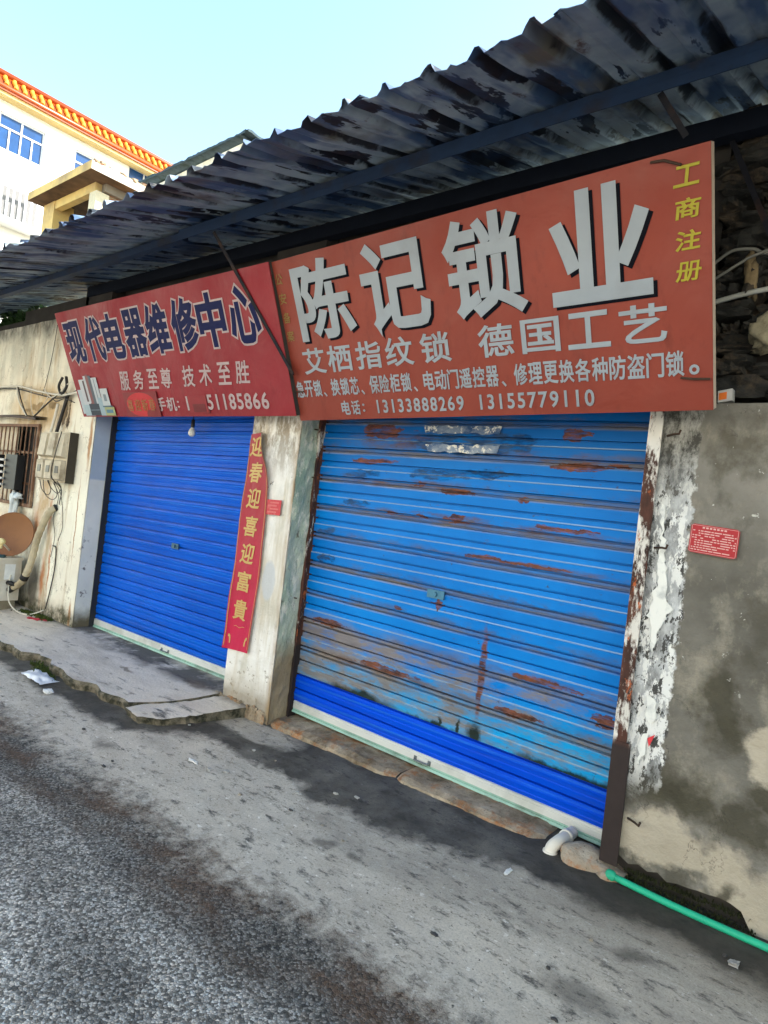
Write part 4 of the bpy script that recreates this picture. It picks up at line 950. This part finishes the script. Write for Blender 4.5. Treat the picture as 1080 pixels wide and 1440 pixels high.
mb = MB(); mb.lathe([(.001, -.03), (.028, -.028), (.034, -.01), (.034, .02), (.026, .03), (.001, .032)], a1, axd, 16); mb.tube([a1 - Vector((0, 0, .02)), a1 - Vector((.0, 0, .07))], .014, 8); obj('receiver_head', mb, plain('cream_plastic', (.70, .60, .30), .5), SD, smooth=True)
mb = MB(); mb.rock((-7.22, 2.70, .737), (.10, .06, .014), 3, 4, .5, .4)
obj('cloth_rag', mb, plain('dark_teal_cloth', (.04, .09, .10), .8, var=.6, scale=25), label='crumpled dark teal rag lying on the air conditioner below the dish', cat='rag', smooth=True)

# pipes and cables on the left wall
def smooth_path(pts, k=8):
    P = [Vector(p) for p in pts]; P = [P[0] * 2 - P[1]] + P + [P[-1] * 2 - P[-2]]; out = []
    for i in range(1, len(P) - 2):
        for j in range(k):
            t = j / k; a, b, c, d = P[i - 1], P[i], P[i + 1], P[i + 2]
            out.append(.5 * ((2 * b) + (c - a) * t + (2 * a - 5 * b + 4 * c - d) * t * t + (3 * b - a - 3 * c + d) * t ** 3))
    out.append(P[-2]); return out
HO = thing('insulated_pipe', 'wrapped beige air conditioner pipe running down the cream wall', 'pipe', (-6.8, 2.93, .35))
pp = smooth_path([(-6.63, 2.98, 1.31), (-6.66, 2.93, 1.26), (-6.76, 2.92, 1.12), (-6.86, 2.92, .95), (-6.90, 2.91, .75), (-6.90, 2.88, .62), (-6.96, 2.86, .50), (-7.05, 2.82, .42)])
mb = MB(); mb.tube(pp, [.034 + .003 * math.sin(i * 2.1) for i in range(len(pp))], 10); obj('sleeve', mb, plain('beige_foam_wrap', (.46, .40, .27), .8, dirt=(.25, .19, .11)), HO, smooth=True)
mb = MB(); mb.tube(pp[:4], .037, 10); obj('black_tape', mb, plain('black_tape', (.015, .014, .013), .6), HO, smooth=True); mb = MB(); mb.tube(pp[-14:-10], .041, 10); obj('black_tape', mb, plain('black_tape', (.015, .014, .013), .6), HO, smooth=True); mb = MB(); mb.tube([(-7.05, 2.82, .42), (-7.09, 2.80, .39)], .034, 8); mb.tube([(-7.01, 2.83, .45), (-7.05, 2.79, .47), (-7.09, 2.78, .47)], .024, 8); obj('valve', mb, plain('black_tape', (.015, .014, .013), .6), HO, smooth=True)
M_CW = plain('white_cable', (.60, .57, .48), .6, var=.1); M_CB = plain('black_cable', (.02, .018, .017), .6)
def cable(pts, r, m, label, name='cable', cat='cable', group=None):
    mb = MB(); mb.tube(smooth_path(pts), r, 6); return obj(name, mb, m, label=label, cat=cat, group=group, smooth=True)
cable([(-7.09, 2.80, .55), (-7.06, 2.78, .42), (-7.0, 2.78, .28), (-6.88, 2.82, .205), (-6.74, 2.88, .20), (-6.62, 2.96, .26)], .007, M_CW, 'loose white cable looping from the air conditioner down to the ground')
cable([(-6.60, 2.968, .92), (-6.52, 2.966, .90), (-6.50, 2.966, .70), (-6.55, 2.966, .45), (-6.60, 2.966, .28)], .006, M_CB, 'thin dark cable running down the cream wall beside the wrapped pipe')
cable([(-9.5, 2.93, 2.62), (-8.45, 2.93, 2.58), (-7.8, 2.93, 2.57), (-7.27, 2.93, 2.50), (-6.67, 2.92, 2.44), (-6.3, 2.93, 2.47)], .011, M_CW, 'thick pale cable strung across the cream wall above the barred window')
cable([(-9.5, 2.94, 2.55), (-8.45, 2.94, 2.56), (-7.8, 2.94, 2.54), (-7.3, 2.93, 2.47), (-6.7, 2.92, 2.41), (-6.3, 2.93, 2.50)], .007, M_CB, 'thin black cable strung just below the thick pale one')
cable([(-7.8, 2.93, 2.57), (-7.62, 2.92, 2.38), (-7.37, 2.92, 2.21), (-7.05, 2.92, 2.33), (-6.72, 2.92, 2.47)], .008, M_CB, 'dark cable hanging in a loop above the barred window')
cable([(-7.82, 2.925, 2.57), (-7.70, 2.92, 2.40), (-7.50, 2.92, 2.26), (-7.38, 2.92, 2.19)], .010, M_CW, 'short pale cable slanting down to the window hood')
cable([(-6.70, 2.92, 2.62), (-6.74, 2.91, 2.53), (-6.66, 2.91, 2.45), (-6.57, 2.91, 2.52), (-6.60, 2.91, 2.62)], .014, M_CB, 'coil of black cable beside the crimson sign end')
cable([(-6.80, 2.95, 2.36), (-6.845, 2.95, 2.20), (-6.85, 2.93, 2.06)], .016, M_CW, 'short white conduit entering the top of the meter box', 'conduit', 'conduit')
cable([(-6.60, 2.95, 2.46), (-6.66, 2.94, 2.26), (-6.72, 2.93, 2.06)], .018, M_CB, 'bundle of dark cables dropping into the meter box', )
cable([(-6.40, 2.84, 2.06), (-6.46, 2.83, 1.85), (-6.5, 2.83, 1.62), (-6.52, 2.95, 1.50), (-6.56, 2.966, 1.34)], .005, M_CB, 'thin black wire crossing the front of the meter box')
for i, (a, b, c_) in enumerate([(-6.86, 1.42, -6.70), (-6.78, 1.38, -6.55), (-6.66, 1.45, -6.48)]):
    cable([(a, 2.88, 1.57), (a - .02, 2.92, b + .05), ((a + c_) / 2, 2.94, b), (c_, 2.93, b + .06), (c_ + .01, 2.88, 1.57)], .004, M_CB, 'thin dark wires drooping below the meter box', 'wire', 'wire', 'wires drooping below the meter box')
for pts, rr_, mt_, lb in [
    ([(-6.48, 2.83, 1.60), (-6.52, 2.95, 1.45), (-6.44, 2.968, 1.15), (-6.50, 2.968, .98)], .003, M_CB, 'hair-thin black wire looping under the right side of the meter box'),
    ([(-6.62, 2.9, 1.57), (-6.60, 2.968, 1.42), (-6.66, 2.968, 1.20), (-6.58, 2.968, 1.02), (-6.62, 2.968, .80)], .003, M_CB, 'hair-thin black wire wandering down from the meter box to the middle of the wall'),
    ([(-7.05, 2.96, 3.2), (-7.10, 2.965, 2.9), (-7.16, 2.96, 2.62), (-7.20, 2.95, 2.45)], .003, M_CB, 'hair-thin wire dropping from the wall top to the cable bundle'),
    ([(-7.45, 2.93, 2.56), (-7.38, 2.92, 2.36), (-7.28, 2.92, 2.24), (-7.12, 2.92, 2.31), (-6.98, 2.92, 2.44)], .004, M_CW, 'thin pale wire sagging under the thick pale cable'),
    ([(-7.1, 2.92, 2.52), (-6.9, 2.91, 2.42), (-6.72, 2.91, 2.46), (-6.5, 2.91, 2.56), (-6.35, 2.92, 2.52)], .006, M_CW, 'pale cable curling up to the end of the crimson sign'),
    ([(-7.0, 2.93, 2.47), (-6.8, 2.92, 2.38), (-6.6, 2.92, 2.40), (-6.4, 2.93, 2.36)], .005, M_CB, 'black cable tangled with the pale cables beside the crimson sign'),
]: cable(pts, rr_, mt_, lb)
# pale bag stuffed in bars
mb = MB(); mb.rock((-7.47, 2.90, 1.22), (.05, .035, .16), 6, 5, .6, .3); mb.rock((-7.43, 2.90, 1.36), (.07, .03, .03), 16, 4, .6, .3)
obj('plastic_bag', mb, plain('pale_plastic_film', (.55, .60, .60), .35, .5, var=.15), label='pale plastic bag tied to the bottom of the barred window', cat='plastic bag', smooth=True)

# bulb in front of the left shutter
BL = thing('light_bulb', 'unlit light bulb hanging on a short wire before the deep blue shutter', 'light bulb', (-4.55, 3.1, 2.1))
mb = MB(); mb.tube([(-4.60, 3.08, 2.40), (-4.60, 3.08, 2.205)], .004, 6); obj('wire', mb, M_CB, BL)
mb = MB(); mb.lathe([(.001, .06), (.014, .055), (.016, 0), (.012, -.01)], (-4.60, 3.08, 2.16), (0, 0, 1), 14); obj('socket', mb, M_CB, BL, smooth=True)
mb = MB(); mb.lathe([(.012, .03), (.022, .015), (.030, -.01), (.028, -.028), (.016, -.042), (.001, -.046)], (-4.60, 3.08, 2.12), (0, 0, 1), 16); obj('globe', mb, plain('frosted_bulb_glass', (.62, .62, .58), .3, .5, var=.1), BL, smooth=True)

# ------------------------------------------------------------------ right side clutter
cable([(-.72, 3.0, 2.71), (-.6, 2.98, 2.725), (-.45, 2.97, 2.735), (0, 2.98, 2.75), (2, 3.0, 2.8)], .011, plain('pale_dusty_cable', (.36, .37, .34), .6), 'thick pale conduit running across the dark rubble right of the orange sign', 'conduit', 'conduit')
cable([(-.73, 2.97, 2.87), (-.66, 2.96, 2.91), (-.58, 2.96, 2.905), (-.50, 2.96, 2.875), (-.2, 2.96, 2.88)], .007, plain('grey_cable', (.16, .16, .14), .6), 'upper curved grey cable in the dark gap right of the orange sign')
cable([(-.73, 2.96, 2.79), (-.62, 2.95, 2.85), (-.55, 2.95, 2.88), (-.2, 2.95, 2.98)], .006, plain('grey_cable', (.16, .16, .14), .6), 'thin grey cable slanting up across the curved one in the dark gap')
mb = MB(); mb.rock((-.585, 3.02, 2.80), (.022, .02, .06), 2, 4, .6, .4); mb.rock((-.60, 3.02, 2.87), (.015, .015, .05), 12, 4, .6, .4)
obj('rag_strip', mb, plain('dry_straw_rag', (.20, .15, .08), .9, var=.5, scale=40), label='dry brown rag caught between cables on the dark rubble', cat='rag', smooth=True)
mb = MB(); mb.obox((-.655, 2.99, 2.268), (.055, 0, .01), (0, .05, 0), (-.004, 0, .05), 0); mb.obox((-.652, 2.9885, 2.278), (.03, 0, .006), (0, .0014, 0), (-.002, 0, .03), 1)
obj('snack_packet', mb, [plain('white_packet', (.45, .45, .43), .4), plain('orange_packet', (.75, .17, .02), .4)], label='small orange and white packet left on the wall ledge by the sign corner', cat='packet')

# ground pieces
M_PVC = plain('white_pvc', (.74, .70, .60), .45, .4, var=.06, scale=6, dirt=(.55, .47, .33))
EL = thing('drain_elbow', 'white plastic drain elbow sticking out between the sill stones', 'pipe elbow', (-1.17, 3.0, .1))
mb = MB(); mb.tube(smooth_path([(-1.12, 3.15, .178), (-1.12, 3.05, .182), (-1.125, 2.985, .180), (-1.138, 2.95, .160), (-1.142, 2.94, .115)], 5), .029, 16); obj('bend', mb, M_PVC, EL, smooth=True)
mb = MB(); mb.tube([(-1.1405, 2.943, .148), (-1.1422, 2.939, .115)], .034, 16); mb.tube([(-1.12, 3.09, .180), (-1.12, 3.06, .181)], .034, 16); obj('collar', mb, M_PVC, EL, smooth=True)
GP = thing('green_pipe', 'bright green water pipe lying along the foot of the grey wall', 'pipe', (0, 2.9, .15))
M_GRN = plain('bright_green_plastic', (.02, .44, .25), .5, .35, var=.2, scale=9, dirt=(.03, .26, .15))
mb = MB(); mb.tube(smooth_path([(-.845, 2.925, .168), (-.6, 2.915, .163), (-.3, 2.905, .168), (.2, 2.9, .175), (1.5, 2.88, .18), (6, 2.88, .2)], 5), .0145, 12); obj('tube', mb, M_GRN, GP, smooth=True)
mb = MB(); mb.lathe([(.001, .018), (.016, .016), (.023, .006), (.023, -.012), (.016, -.025)], (-.855, 2.926, .168), (-1, .04, .02), 14); obj('end_cap', mb, M_GRN, GP, smooth=True)
mb = MB(); mb.grid(lambda a, b: (-5.19 + .36 * a, 2.20 + .13 * b, ground_z(-5.0, 2.25) + .008 + .035 * max(0, math.sin(a * math.pi)) * max(0, math.sin(b * math.pi)) * (1 + 1.2 * fbm(a * 4, b * 4, 2)) + .006 * fbm(a * 12, b * 12)), 22, 12)
vv = mb.v; mb.v = [(x + .03 * fbm(x * 6, y * 6, 1), y + .04 * fbm(x * 5, y * 5, 4), z) for x, y, z in vv]
obj('plastic_bag', mb, plain('crumpled_white_plastic', (.66, .68, .72), .35, .5, var=.15, scale=20), label='crumpled white plastic bag lying on the road by the broken kerb edge', cat='plastic bag', smooth=True)
def litter(x, y, sx, sy, sz, c, label, name='litter_scrap', cat='litter', group=None, base=None, seed=0):
    z = (ground_z(x, y) if base is None else base)
    mb = MB(); mb.rock((x, y, z + sz * .7), (sx, sy, sz), seed + x * 7, 3, .6, .4)
    return obj(name, mb, plain('litter_%d_%d_%d' % tuple(int(v * 100) for v in c), c, .6), label=label, cat=cat, group=group, smooth=False)
litter(-4.66, 2.18, .028, .022, .014, (.7, .7, .68), 'white paper wad on the dark stain below the pavement edge', 'paper_wad', 'paper wad')
litter(-3.02, 2.28, .032, .008, .006, (.62, .62, .6), 'thin white paper strip on the cement beside the dark stain', 'paper_strip', 'paper strip')
litter(-1.195, 2.63, .008, .022, .006, (.7, .7, .68), 'small white butt lying in front of the sill stones', 'cigarette_butt', 'cigarette butt')
litter(-.33, 2.72, .016, .012, .009, (.30, .29, .27), 'pale grey pebble on the cement near the green pipe', 'pebble', 'pebble')
RT = [(-6.52, 2.86, .05, .02), (-6.44, 2.90, .04, .015), (-6.60, 2.83, .03, .02)]
for i, (x, y, a, b) in enumerate(RT):
    litter(x, y, a, b, .006, (.42, .03, .05), 'red firecracker paper scrap on the pavement near the mossy wall foot', 'paper_scrap', 'paper scrap', 'red paper scraps by the mossy wall', slab_top(x, y), i)
rl = random.Random(12)
for i in range(26):
    x = rl.uniform(-4.2, -.3); y = rl.uniform(1.9, 2.75); s = rl.uniform(.004, .009)
    litter(x, y, s * rl.uniform(1, 2), s, s * .6, rl.choice([(.35, .34, .31), (.06, .055, .05), (.3, .26, .2)]), 'tiny grit crumb on the cement strip before the shops', 'grit_crumb', 'crumb', 'grit crumbs on the cement strip')
# broken slab piece at the end of the pavement
out = ragged([(-3.93, 2.36), (-3.74, 2.34), (-3.60, 2.44), (-3.50, 2.62), (-3.42, 2.84), (-3.39, 2.985), (-3.66, 3.0), (-3.72, 2.80), (-3.80, 2.62), (-3.90, 2.50)], 3, .014, .03)
mb = MB(); kx = len(out)
top = [(x, y, slab_top(x, y) - .010 + .006 * fbm(x * 6, y * 6)) for x, y in out]; mid = [(x - .02 * (x + 3.75), y + .012, z - .04) for x, y, z in top]; low = [(x * .97 - 3.7 * .03, y * .95 + 2.7 * .05, z - .09) for x, y, z in top]
mb.add(top + mid + low, [tuple(range(kx))] + [(i + kx, (i + 1) % kx + kx, (i + 1) % kx, i) for i in range(kx)] + [(i + 2 * kx, (i + 1) % kx + 2 * kx, (i + 1) % kx + kx, i + kx) for i in range(kx)])
obj('broken_slab', mb, M_SLAB, label='cracked-off cement slab piece tilted at the pavement end by the cream pillar', cat='slab')

# moss and weeds (uncountable)
g = G('moss_green', .9, .2); g.col(g.mix(g.noise(30, detail=3), (.02, .035, .008), (.10, .13, .03))); M_MOSS = g.m
g = G('black_moss', .95, .1); g.col(g.mix(g.noise(30, detail=3), (.008, .010, .005), (.05, .055, .022))); M_BMOSS = g.m
def tufts(spots, n, h, seed):
    r = random.Random(seed); mb = MB()
    for (x0, y0, x1, y1, z0, z1, wd) in spots:
        for i in range(n):
            t = r.random(); x = x0 + (x1 - x0) * t + r.gauss(0, wd); y = y0 + (y1 - y0) * t + r.gauss(0, wd); z = z0 + (z1 - z0) * t
            a = r.uniform(0, 6.28); l = h * r.uniform(.4, 1.2); q = h * .35
            dx, dy = math.cos(a), math.sin(a); tx, ty = r.gauss(0, .5) * l, r.gauss(0, .5) * l
            mb.add([(x - dx * q, y - dy * q, z - .003), (x + dx * q, y + dy * q, z - .003), (x + tx + dx * q * .5, y + ty + dy * q * .5, z + l), (x + tx, y + ty, z + l * 1.2)], [(0, 1, 2, 3)])
    return mb
obj('moss', tufts([(-6.98, 2.90, -6.62, 2.93, .19, .20, .025), (-6.62, 2.92, -6.40, 2.93, .2, .2, .02)], 420, .018, 2), M_MOSS, kind='stuff', label='green moss at the foot of the cream wall', cat='moss')
obj('moss', tufts([(-5.30, 2.36, -5.05, 2.32, .10, .10, .02), (-5.1, 2.33, -4.9, 2.30, .08, .07, .02)], 260, .022, 3), M_MOSS, kind='stuff', label='green moss growing in the broken pavement edge by the plastic bag', cat='moss')
obj('moss', tufts([(-3.82, 2.42, -3.58, 2.62, .065, .075, .02), (-3.6, 2.65, -3.52, 2.95, .08, .1, .015)], 260, .02, 4), M_BMOSS, kind='stuff', label='dark moss and grit under the cracked slab piece', cat='moss')
obj('moss', tufts([(-.86, 2.97, -.3, 2.965, .165, .165, .016), (-.8, 2.985, -.35, 2.985, .19, .2, .012)], 380, .011, 5), M_BMOSS, kind='stuff', label='blackish moss along the crumbling foot of the grey wall', cat='moss')

# ------------------------------------------------------------------ plants behind the left wall
def bush(name, c, rx, ry, rz, n, leaf, mat, label, cat, seed):
    r = random.Random(seed); t = thing(name, label, cat, (c[0], c[1], c[2] - rz)); mb = MB(); st = MB()
    for k in range(9):
        a = r.uniform(0, 6.28); e = Vector((c[0] + rx * .7 * math.cos(a) * r.random(), c[1] + ry * .6 * math.sin(a), c[2] + rz * r.uniform(-.2, .8)))
        st.tube(smooth_path([(c[0] + r.uniform(-.2, .2) * rx, c[1], c[2] - rz), (Vector((c[0], c[1], c[2] - rz * .4)) + e) / 2, e], 4), [.012] * 9, 5)
    for i in range(n):
        d = Vector((r.gauss(0, 1), r.gauss(0, 1), r.gauss(0, 1))).normalized() * (r.random() ** .4)
        p = Vector((c[0] + d.x * rx, c[1] + d.y * ry, c[2] + d.z * rz)); p += Vector((fbm(p.x * 3, p.z * 3), 0, fbm(p.x * 3 + 5, p.z * 3))) * rz * .6
        q = Vector((r.gauss(0, 1), r.gauss(0, 1), r.gauss(0, .6))).normalized(); s = q.cross(Vector((r.gauss(0, 1), r.gauss(0, 1), r.gauss(0, 1)))).normalized(); l = leaf * r.uniform(.6, 1.3)
        mb.add([p, p + q * l * .5 + s * l * .28, p + q * l, p + q * l * .5 - s * l * .28], [(0, 1, 2, 3)])
    obj('foliage', mb, mat, t); obj('stem', st, plain('bark_brown', (.06, .045, .03), .9), t, smooth=True); return t
g = G('dark_leaf', .5, .35); g.col(g.mix(g.noise(7, detail=3), (.015, .04, .010), (.05, .11, .03))); M_LEAF = g.m
bush('shrub', (-8.75, 3.28, 3.46), .95, .16, .17, 2400, .08, M_LEAF, 'dark green shrub growing over the top of the cream wall under the canopy', 'shrub', 3)

# ------------------------------------------------------------------ far buildings
def tile_orange():
    g = G('orange_glazed_tile', .35, .5)
    g.col(g.mix(g.mr(g.noise(2.5, detail=5), .3, .7), (.30, .038, .003), (.38, .065, .005))); return g.m
M_TILE = tile_orange(); M_TILEY = plain('yellow_tile_cap', (.62, .30, .03), .4, .5, var=.15, scale=4)
M_WHITE = plain('white_tiled_wall', (.80, .79, .75), .6, .35, var=.04, scale=1.5)
M_CREAMB = plain('cream_cornice', (.60, .44, .18), .7)
M_GLASS = plain('blue_tinted_glass', (.006, .045, .15), .2, .5, var=.5, scale=1.6)
M_WFR = plain('white_window_frame', (.6, .6, .6), .5)
WB = thing('white_building', 'tall white tiled building with an orange glazed-tile roof edge far behind the canopy', 'building', (-42, 10, 0))
X = -36.0
wins = [(11.3, 13.45, 17.30, 19.06), (15.0, 17.0, 17.4, 19.06), (18.0, 20.0, 17.7, 19.70), (7.0, 9.2, 17.3, 19.06), (11.3, 13.45, 9.5, 11.5), (15, 17, 13.3, 15.2)]
mb = MB()
ysplit = sorted({2.0, 20.45} | {v for w_ in wins for v in w_[:2]})
for a, b in zip(ysplit, ysplit[1:]):
    holes = sorted([(w_[2], w_[3]) for w_ in wins if w_[0] < (a + b) / 2 < w_[1]]); z = 0
    for h0, h1 in holes: mb.box(X - .3, X, a, b, z, h0); z = h1
    mb.box(X - .3, X, a, b, z, 20.0)
mb.box(X - 12, X - .3, 2, 20.45, 0, 20.0)
obj('wall', mb, M_WHITE, WB)
for (a, b, c, d) in wins:
    mb = MB(); t = .08
    mb.box(X - .16, X - .08, a, a + t, c, d); mb.box(X - .16, X - .08, b - t, b, c, d); mb.box(X - .16, X - .08, a + t, b - t, c, c + t); mb.box(X - .16, X - .08, a + t, b - t, d - t, d)
    zm = c + (d - c) * .64; mb.box(X - .158, X - .082, a + t, b - t, zm - t / 2, zm + t / 2)
    for f in (.25, .5, .75): mb.box(X - .156, X - .084, a + (b - a) * f - .035, a + (b - a) * f + .035, c + t, zm - t / 2)
    mb.box(X - .156, X - .084, (a + b) / 2 - .04, (a + b) / 2 + .04, zm + t / 2, d - t)
    wo = obj('window', mb, M_WFR, WB); mb = MB(); mb.box(X - .135, X - .125, a + t, b - t, c + t, d - t); obj('pane', mb, M_GLASS, wo)
# balcony grille
mb = MB(); mb.box(X, X + .9, 6.0, 13.7, 13.6, 13.85); mb.box(X + .82, X + .9, 6, 13.7, 15.75, 15.9)
bo = obj('balcony', mb, M_WHITE, WB)
for k in range(28):
    mb = MB(); yy = 6.1 + k * .28; mb.box(X + .84, X + .90, yy, yy + .09, 13.85, 15.75); obj('baluster', mb, M_WFR, bo)
mb = MB(); mb.box(X + .02, X + .05, 6.2, 13.5, 13.9, 15.6); obj('shade', mb, plain('balcony_shade_grey', (.16, .16, .165), .8), bo)  # grey sheet behind the balusters stands in for the balcony's shade
# tiled eave
mb = MB()
mb.add([(X + .7, 1.5, 19.86), (X + .7, 20.75, 19.86), (X - .1, 20.75, 20.85), (X - .1, 1.5, 20.85), (X + .7, 1.5, 19.74), (X + .7, 20.75, 19.74), (X - .1, 20.75, 19.74), (X - .1, 1.5, 19.74)], [(0, 1, 2, 3), (4, 5, 1, 0), (7, 6, 5, 4), (5, 6, 2, 1), (3, 2, 6, 7), (0, 3, 7, 4)])
ro = obj('roof', mb, M_TILE, WB)
mb = MB(); k = 0
while 1.6 + k * .42 < 20.6:
    yy = 1.6 + k * .42; mb.tube([(X + .56, yy, 20.10), (X + .40, yy + .06, 20.32), (X + .2, yy + .02, 20.56), (X + .06, yy + .08, 20.70)], .10, 8, 0)
    k += 1
obj('tile_row', mb, M_TILEY, ro)
mb = MB(); mb.tube([(X - .05, 1.5, 20.90), (X - .05, 20.6, 20.90), (X - .02, 20.85, 21.0), (X, 20.98, 21.18)], [.14, .14, .12, .05], 10); obj('ridge', mb, M_TILE, ro, smooth=True)
mb = MB(); mb.tube([(X + .68, 1.5, 19.92), (X + .68, 20.8, 19.92)], .11, 10); obj('drip_edge', mb, M_TILE, ro, smooth=True)
mb = MB(); mb.box(X + .002, X + .60, 1.8, 20.55, 19.60, 19.738); obj('cornice', mb, M_CREAMB, WB)

# rooftop porch in front of it
PO = thing('yellow_house', 'half-finished yellow house with a brick porch and flat roof slab beyond the canopy', 'house', (-20.5, 9.5, 0))
M_YELW = plain('yellow_wall_paint', (.66, .46, .17), .8, .25, var=.2, scale=2.5, dirt=(.34, .23, .12), bump=.4)
M_CONC = plain('weathered_concrete', (.20, .165, .13), .9, .2, var=.25, scale=4, dirt=(.16, .13, .10))
def brick_mat():
    g = G('rough_red_brick', .9, .2)
    v_ = g.node('ShaderNodeCombineXYZ', {0: g.xyz[1], 1: g.xyz[2], 2: 0.0}).outputs[0]
    b = g.node('ShaderNodeTexBrick', {'Vector': v_, 'Color1': (.22, .07, .03, 1), 'Color2': (.30, .12, .05, 1), 'Mortar': (.25, .2, .14, 1), 'Scale': 1.0, 'Mortar Size': .02, 'Brick Width': .30, 'Row Height': .11})
    g.col(g.mix(g.mr(g.noise(3, detail=5), .45, .65), b.outputs[0], (.50, .40, .26))); g.bump(b.outputs[1], -.3, .02); return g.m
M_BRICK = brick_mat()
mb = MB(); mb.box(-22.4, -18.6, 8.3, 13, 0, 8.85); obj('wall', mb, M_YELW, PO)
mb = MB(); mb.box(-22.1, -18.0, 7.96, 12.5, 10.06, 10.30, [1, 1, 0, 1, 2, 1]); ro = obj('roof_slab', mb, [M_YELW, plain('pale_slab_edge', (.42, .38, .32), .9, .2, var=.3, scale=4, dirt=(.25, .16, .10)), plain('sooty_slab_underside', (.14, .085, .05), .9, .1, var=.6, scale=2.2, dirt=(.03, .024, .02))], PO)
mb = MB()
rn = random.Random(6)
for k in range(26): mb.rock((-18.15 + rn.uniform(-.1, .1), 8.1 + k * .16, 10.33), (.10, .08, .045), k, 2, .5, .5)
obj('rubble_edge', mb, M_BRICK, ro)
mb = MB(); mb.box(-21.6, -18.66, 8.42, 8.62, 9.80, 10.058); obj('beam', mb, M_YELW, PO)
mb = MB(); mb.box(-18.658, -18.45, 8.62, 12.3, 9.83, 10.058); obj('beam', mb, M_CONC, PO)
mb = MB(); mb.box(-21.95, -21.2, 8.40, 9.0, 8.85, 10.055); obj('post', mb, M_YELW, PO)
mb = MB(); mb.box(-18.95, -18.55, 8.42, 8.80, 8.85, 9.80); obj('post', mb, plain('cream_post', (.62, .54, .38), .8), PO)
mb = MB(); mb.box(-18.75, -18.6, 8.82, 12.3, 8.85, 9.83, [1, 1, 0, 0, 0, 0]); obj('side_wall', mb, [M_YELW, M_BRICK], PO)
mb = MB(); mb.box(-21.9, -18.8, 11.5, 11.7, 8.85, 10.05); obj('back_wall', mb, M_WHITE, PO)
for k in range(9):
    mb = MB(); xx = -21.1 + k * .26; mb.box(xx, xx + .05, 8.6, 8.65, 8.85, 9.2); obj('railing_bar', mb, M_WFR, PO)

# grey parapet building
GB = thing('grey_house', 'pale stained house with a mossy dark coping just above the canopy edge', 'house', (-24, 17, 0))
g = G('stained_pale_render', .9, .2)
c = g.mix(g.mr(g.noise(1.2, (1, 1, .2), 6, .65), .42, .66), (.86, .83, .76), (.42, .39, .34)); g.col(g.mix(g.mr(g.noise(.8, detail=4, off=3), .45, .65), c, (.86, .74, .52))); M_PALE = g.m
mb = MB(); mb.add([(-29.4, 14, 0), (-19.5, 14, 0), (-19.5, 14, 14.42), (-29.4, 14, 14.05), (-29.4, 21, 0), (-19.5, 21, 0), (-19.5, 21, 14.42), (-29.4, 21, 14.05)], [(0, 1, 2, 3), (1, 5, 6, 2), (5, 4, 7, 6), (4, 0, 3, 7), (3, 2, 6, 7)])
obj('wall', mb, M_PALE, GB)
mb = MB(); rn = random.Random(2)
mb.grid(lambda a, b: (-27.2 + 7.85 * a, 13.72 + .5 * (0 if b < .5 else 1), 14.32 + .20 * a + (.10 if 0 < b < 1 else 0) + .06 * fbm(a * 30, b) * (1 if b > .2 else .3)), 60, 3)
mb.grid(lambda a, b: (-19.6 + .42 * (0 if b < .5 else 1), 13.72 + 6 * a, 14.52 + (.10 if 0 < b < 1 else 0) + .06 * fbm(a * 30, b + 4)), 40, 3)
obj('coping', mb, plain('mossy_dark_coping', (.05, .075, .09), .9, .2, var=.5, scale=5, dirt=(.025, .04, .03)), GB)

# ------------------------------------------------------------------ unseen house row behind the viewer, added to bounce sunlight onto the shops
OB = thing('bounce_house_row', 'unseen pale two-storey house row added across the street to bounce sunlight', 'house', (-2, -8, 0))
M_OPP = plain('bounce_pale_render', (.74, .70, .62), .9, .2, var=.06, scale=1.2)
mb = MB(); mb.box(-26, 18, -11, -6.5, 0, 6.2); obj('wall', mb, M_OPP, OB)
mb = MB(); mb.box(-26.3, 18.3, -11.3, -6.1, 6.21, 6.4); obj('roof', mb, M_OPP, OB)
for k in range(14):
    for z in (.9, 3.9):
        mb = MB(); x = -25 + k * 3.1; mb.box(x, x + 1.3, -6.49, -6.45, z, z + 1.4); obj('window', mb, M_GLASS, OB)
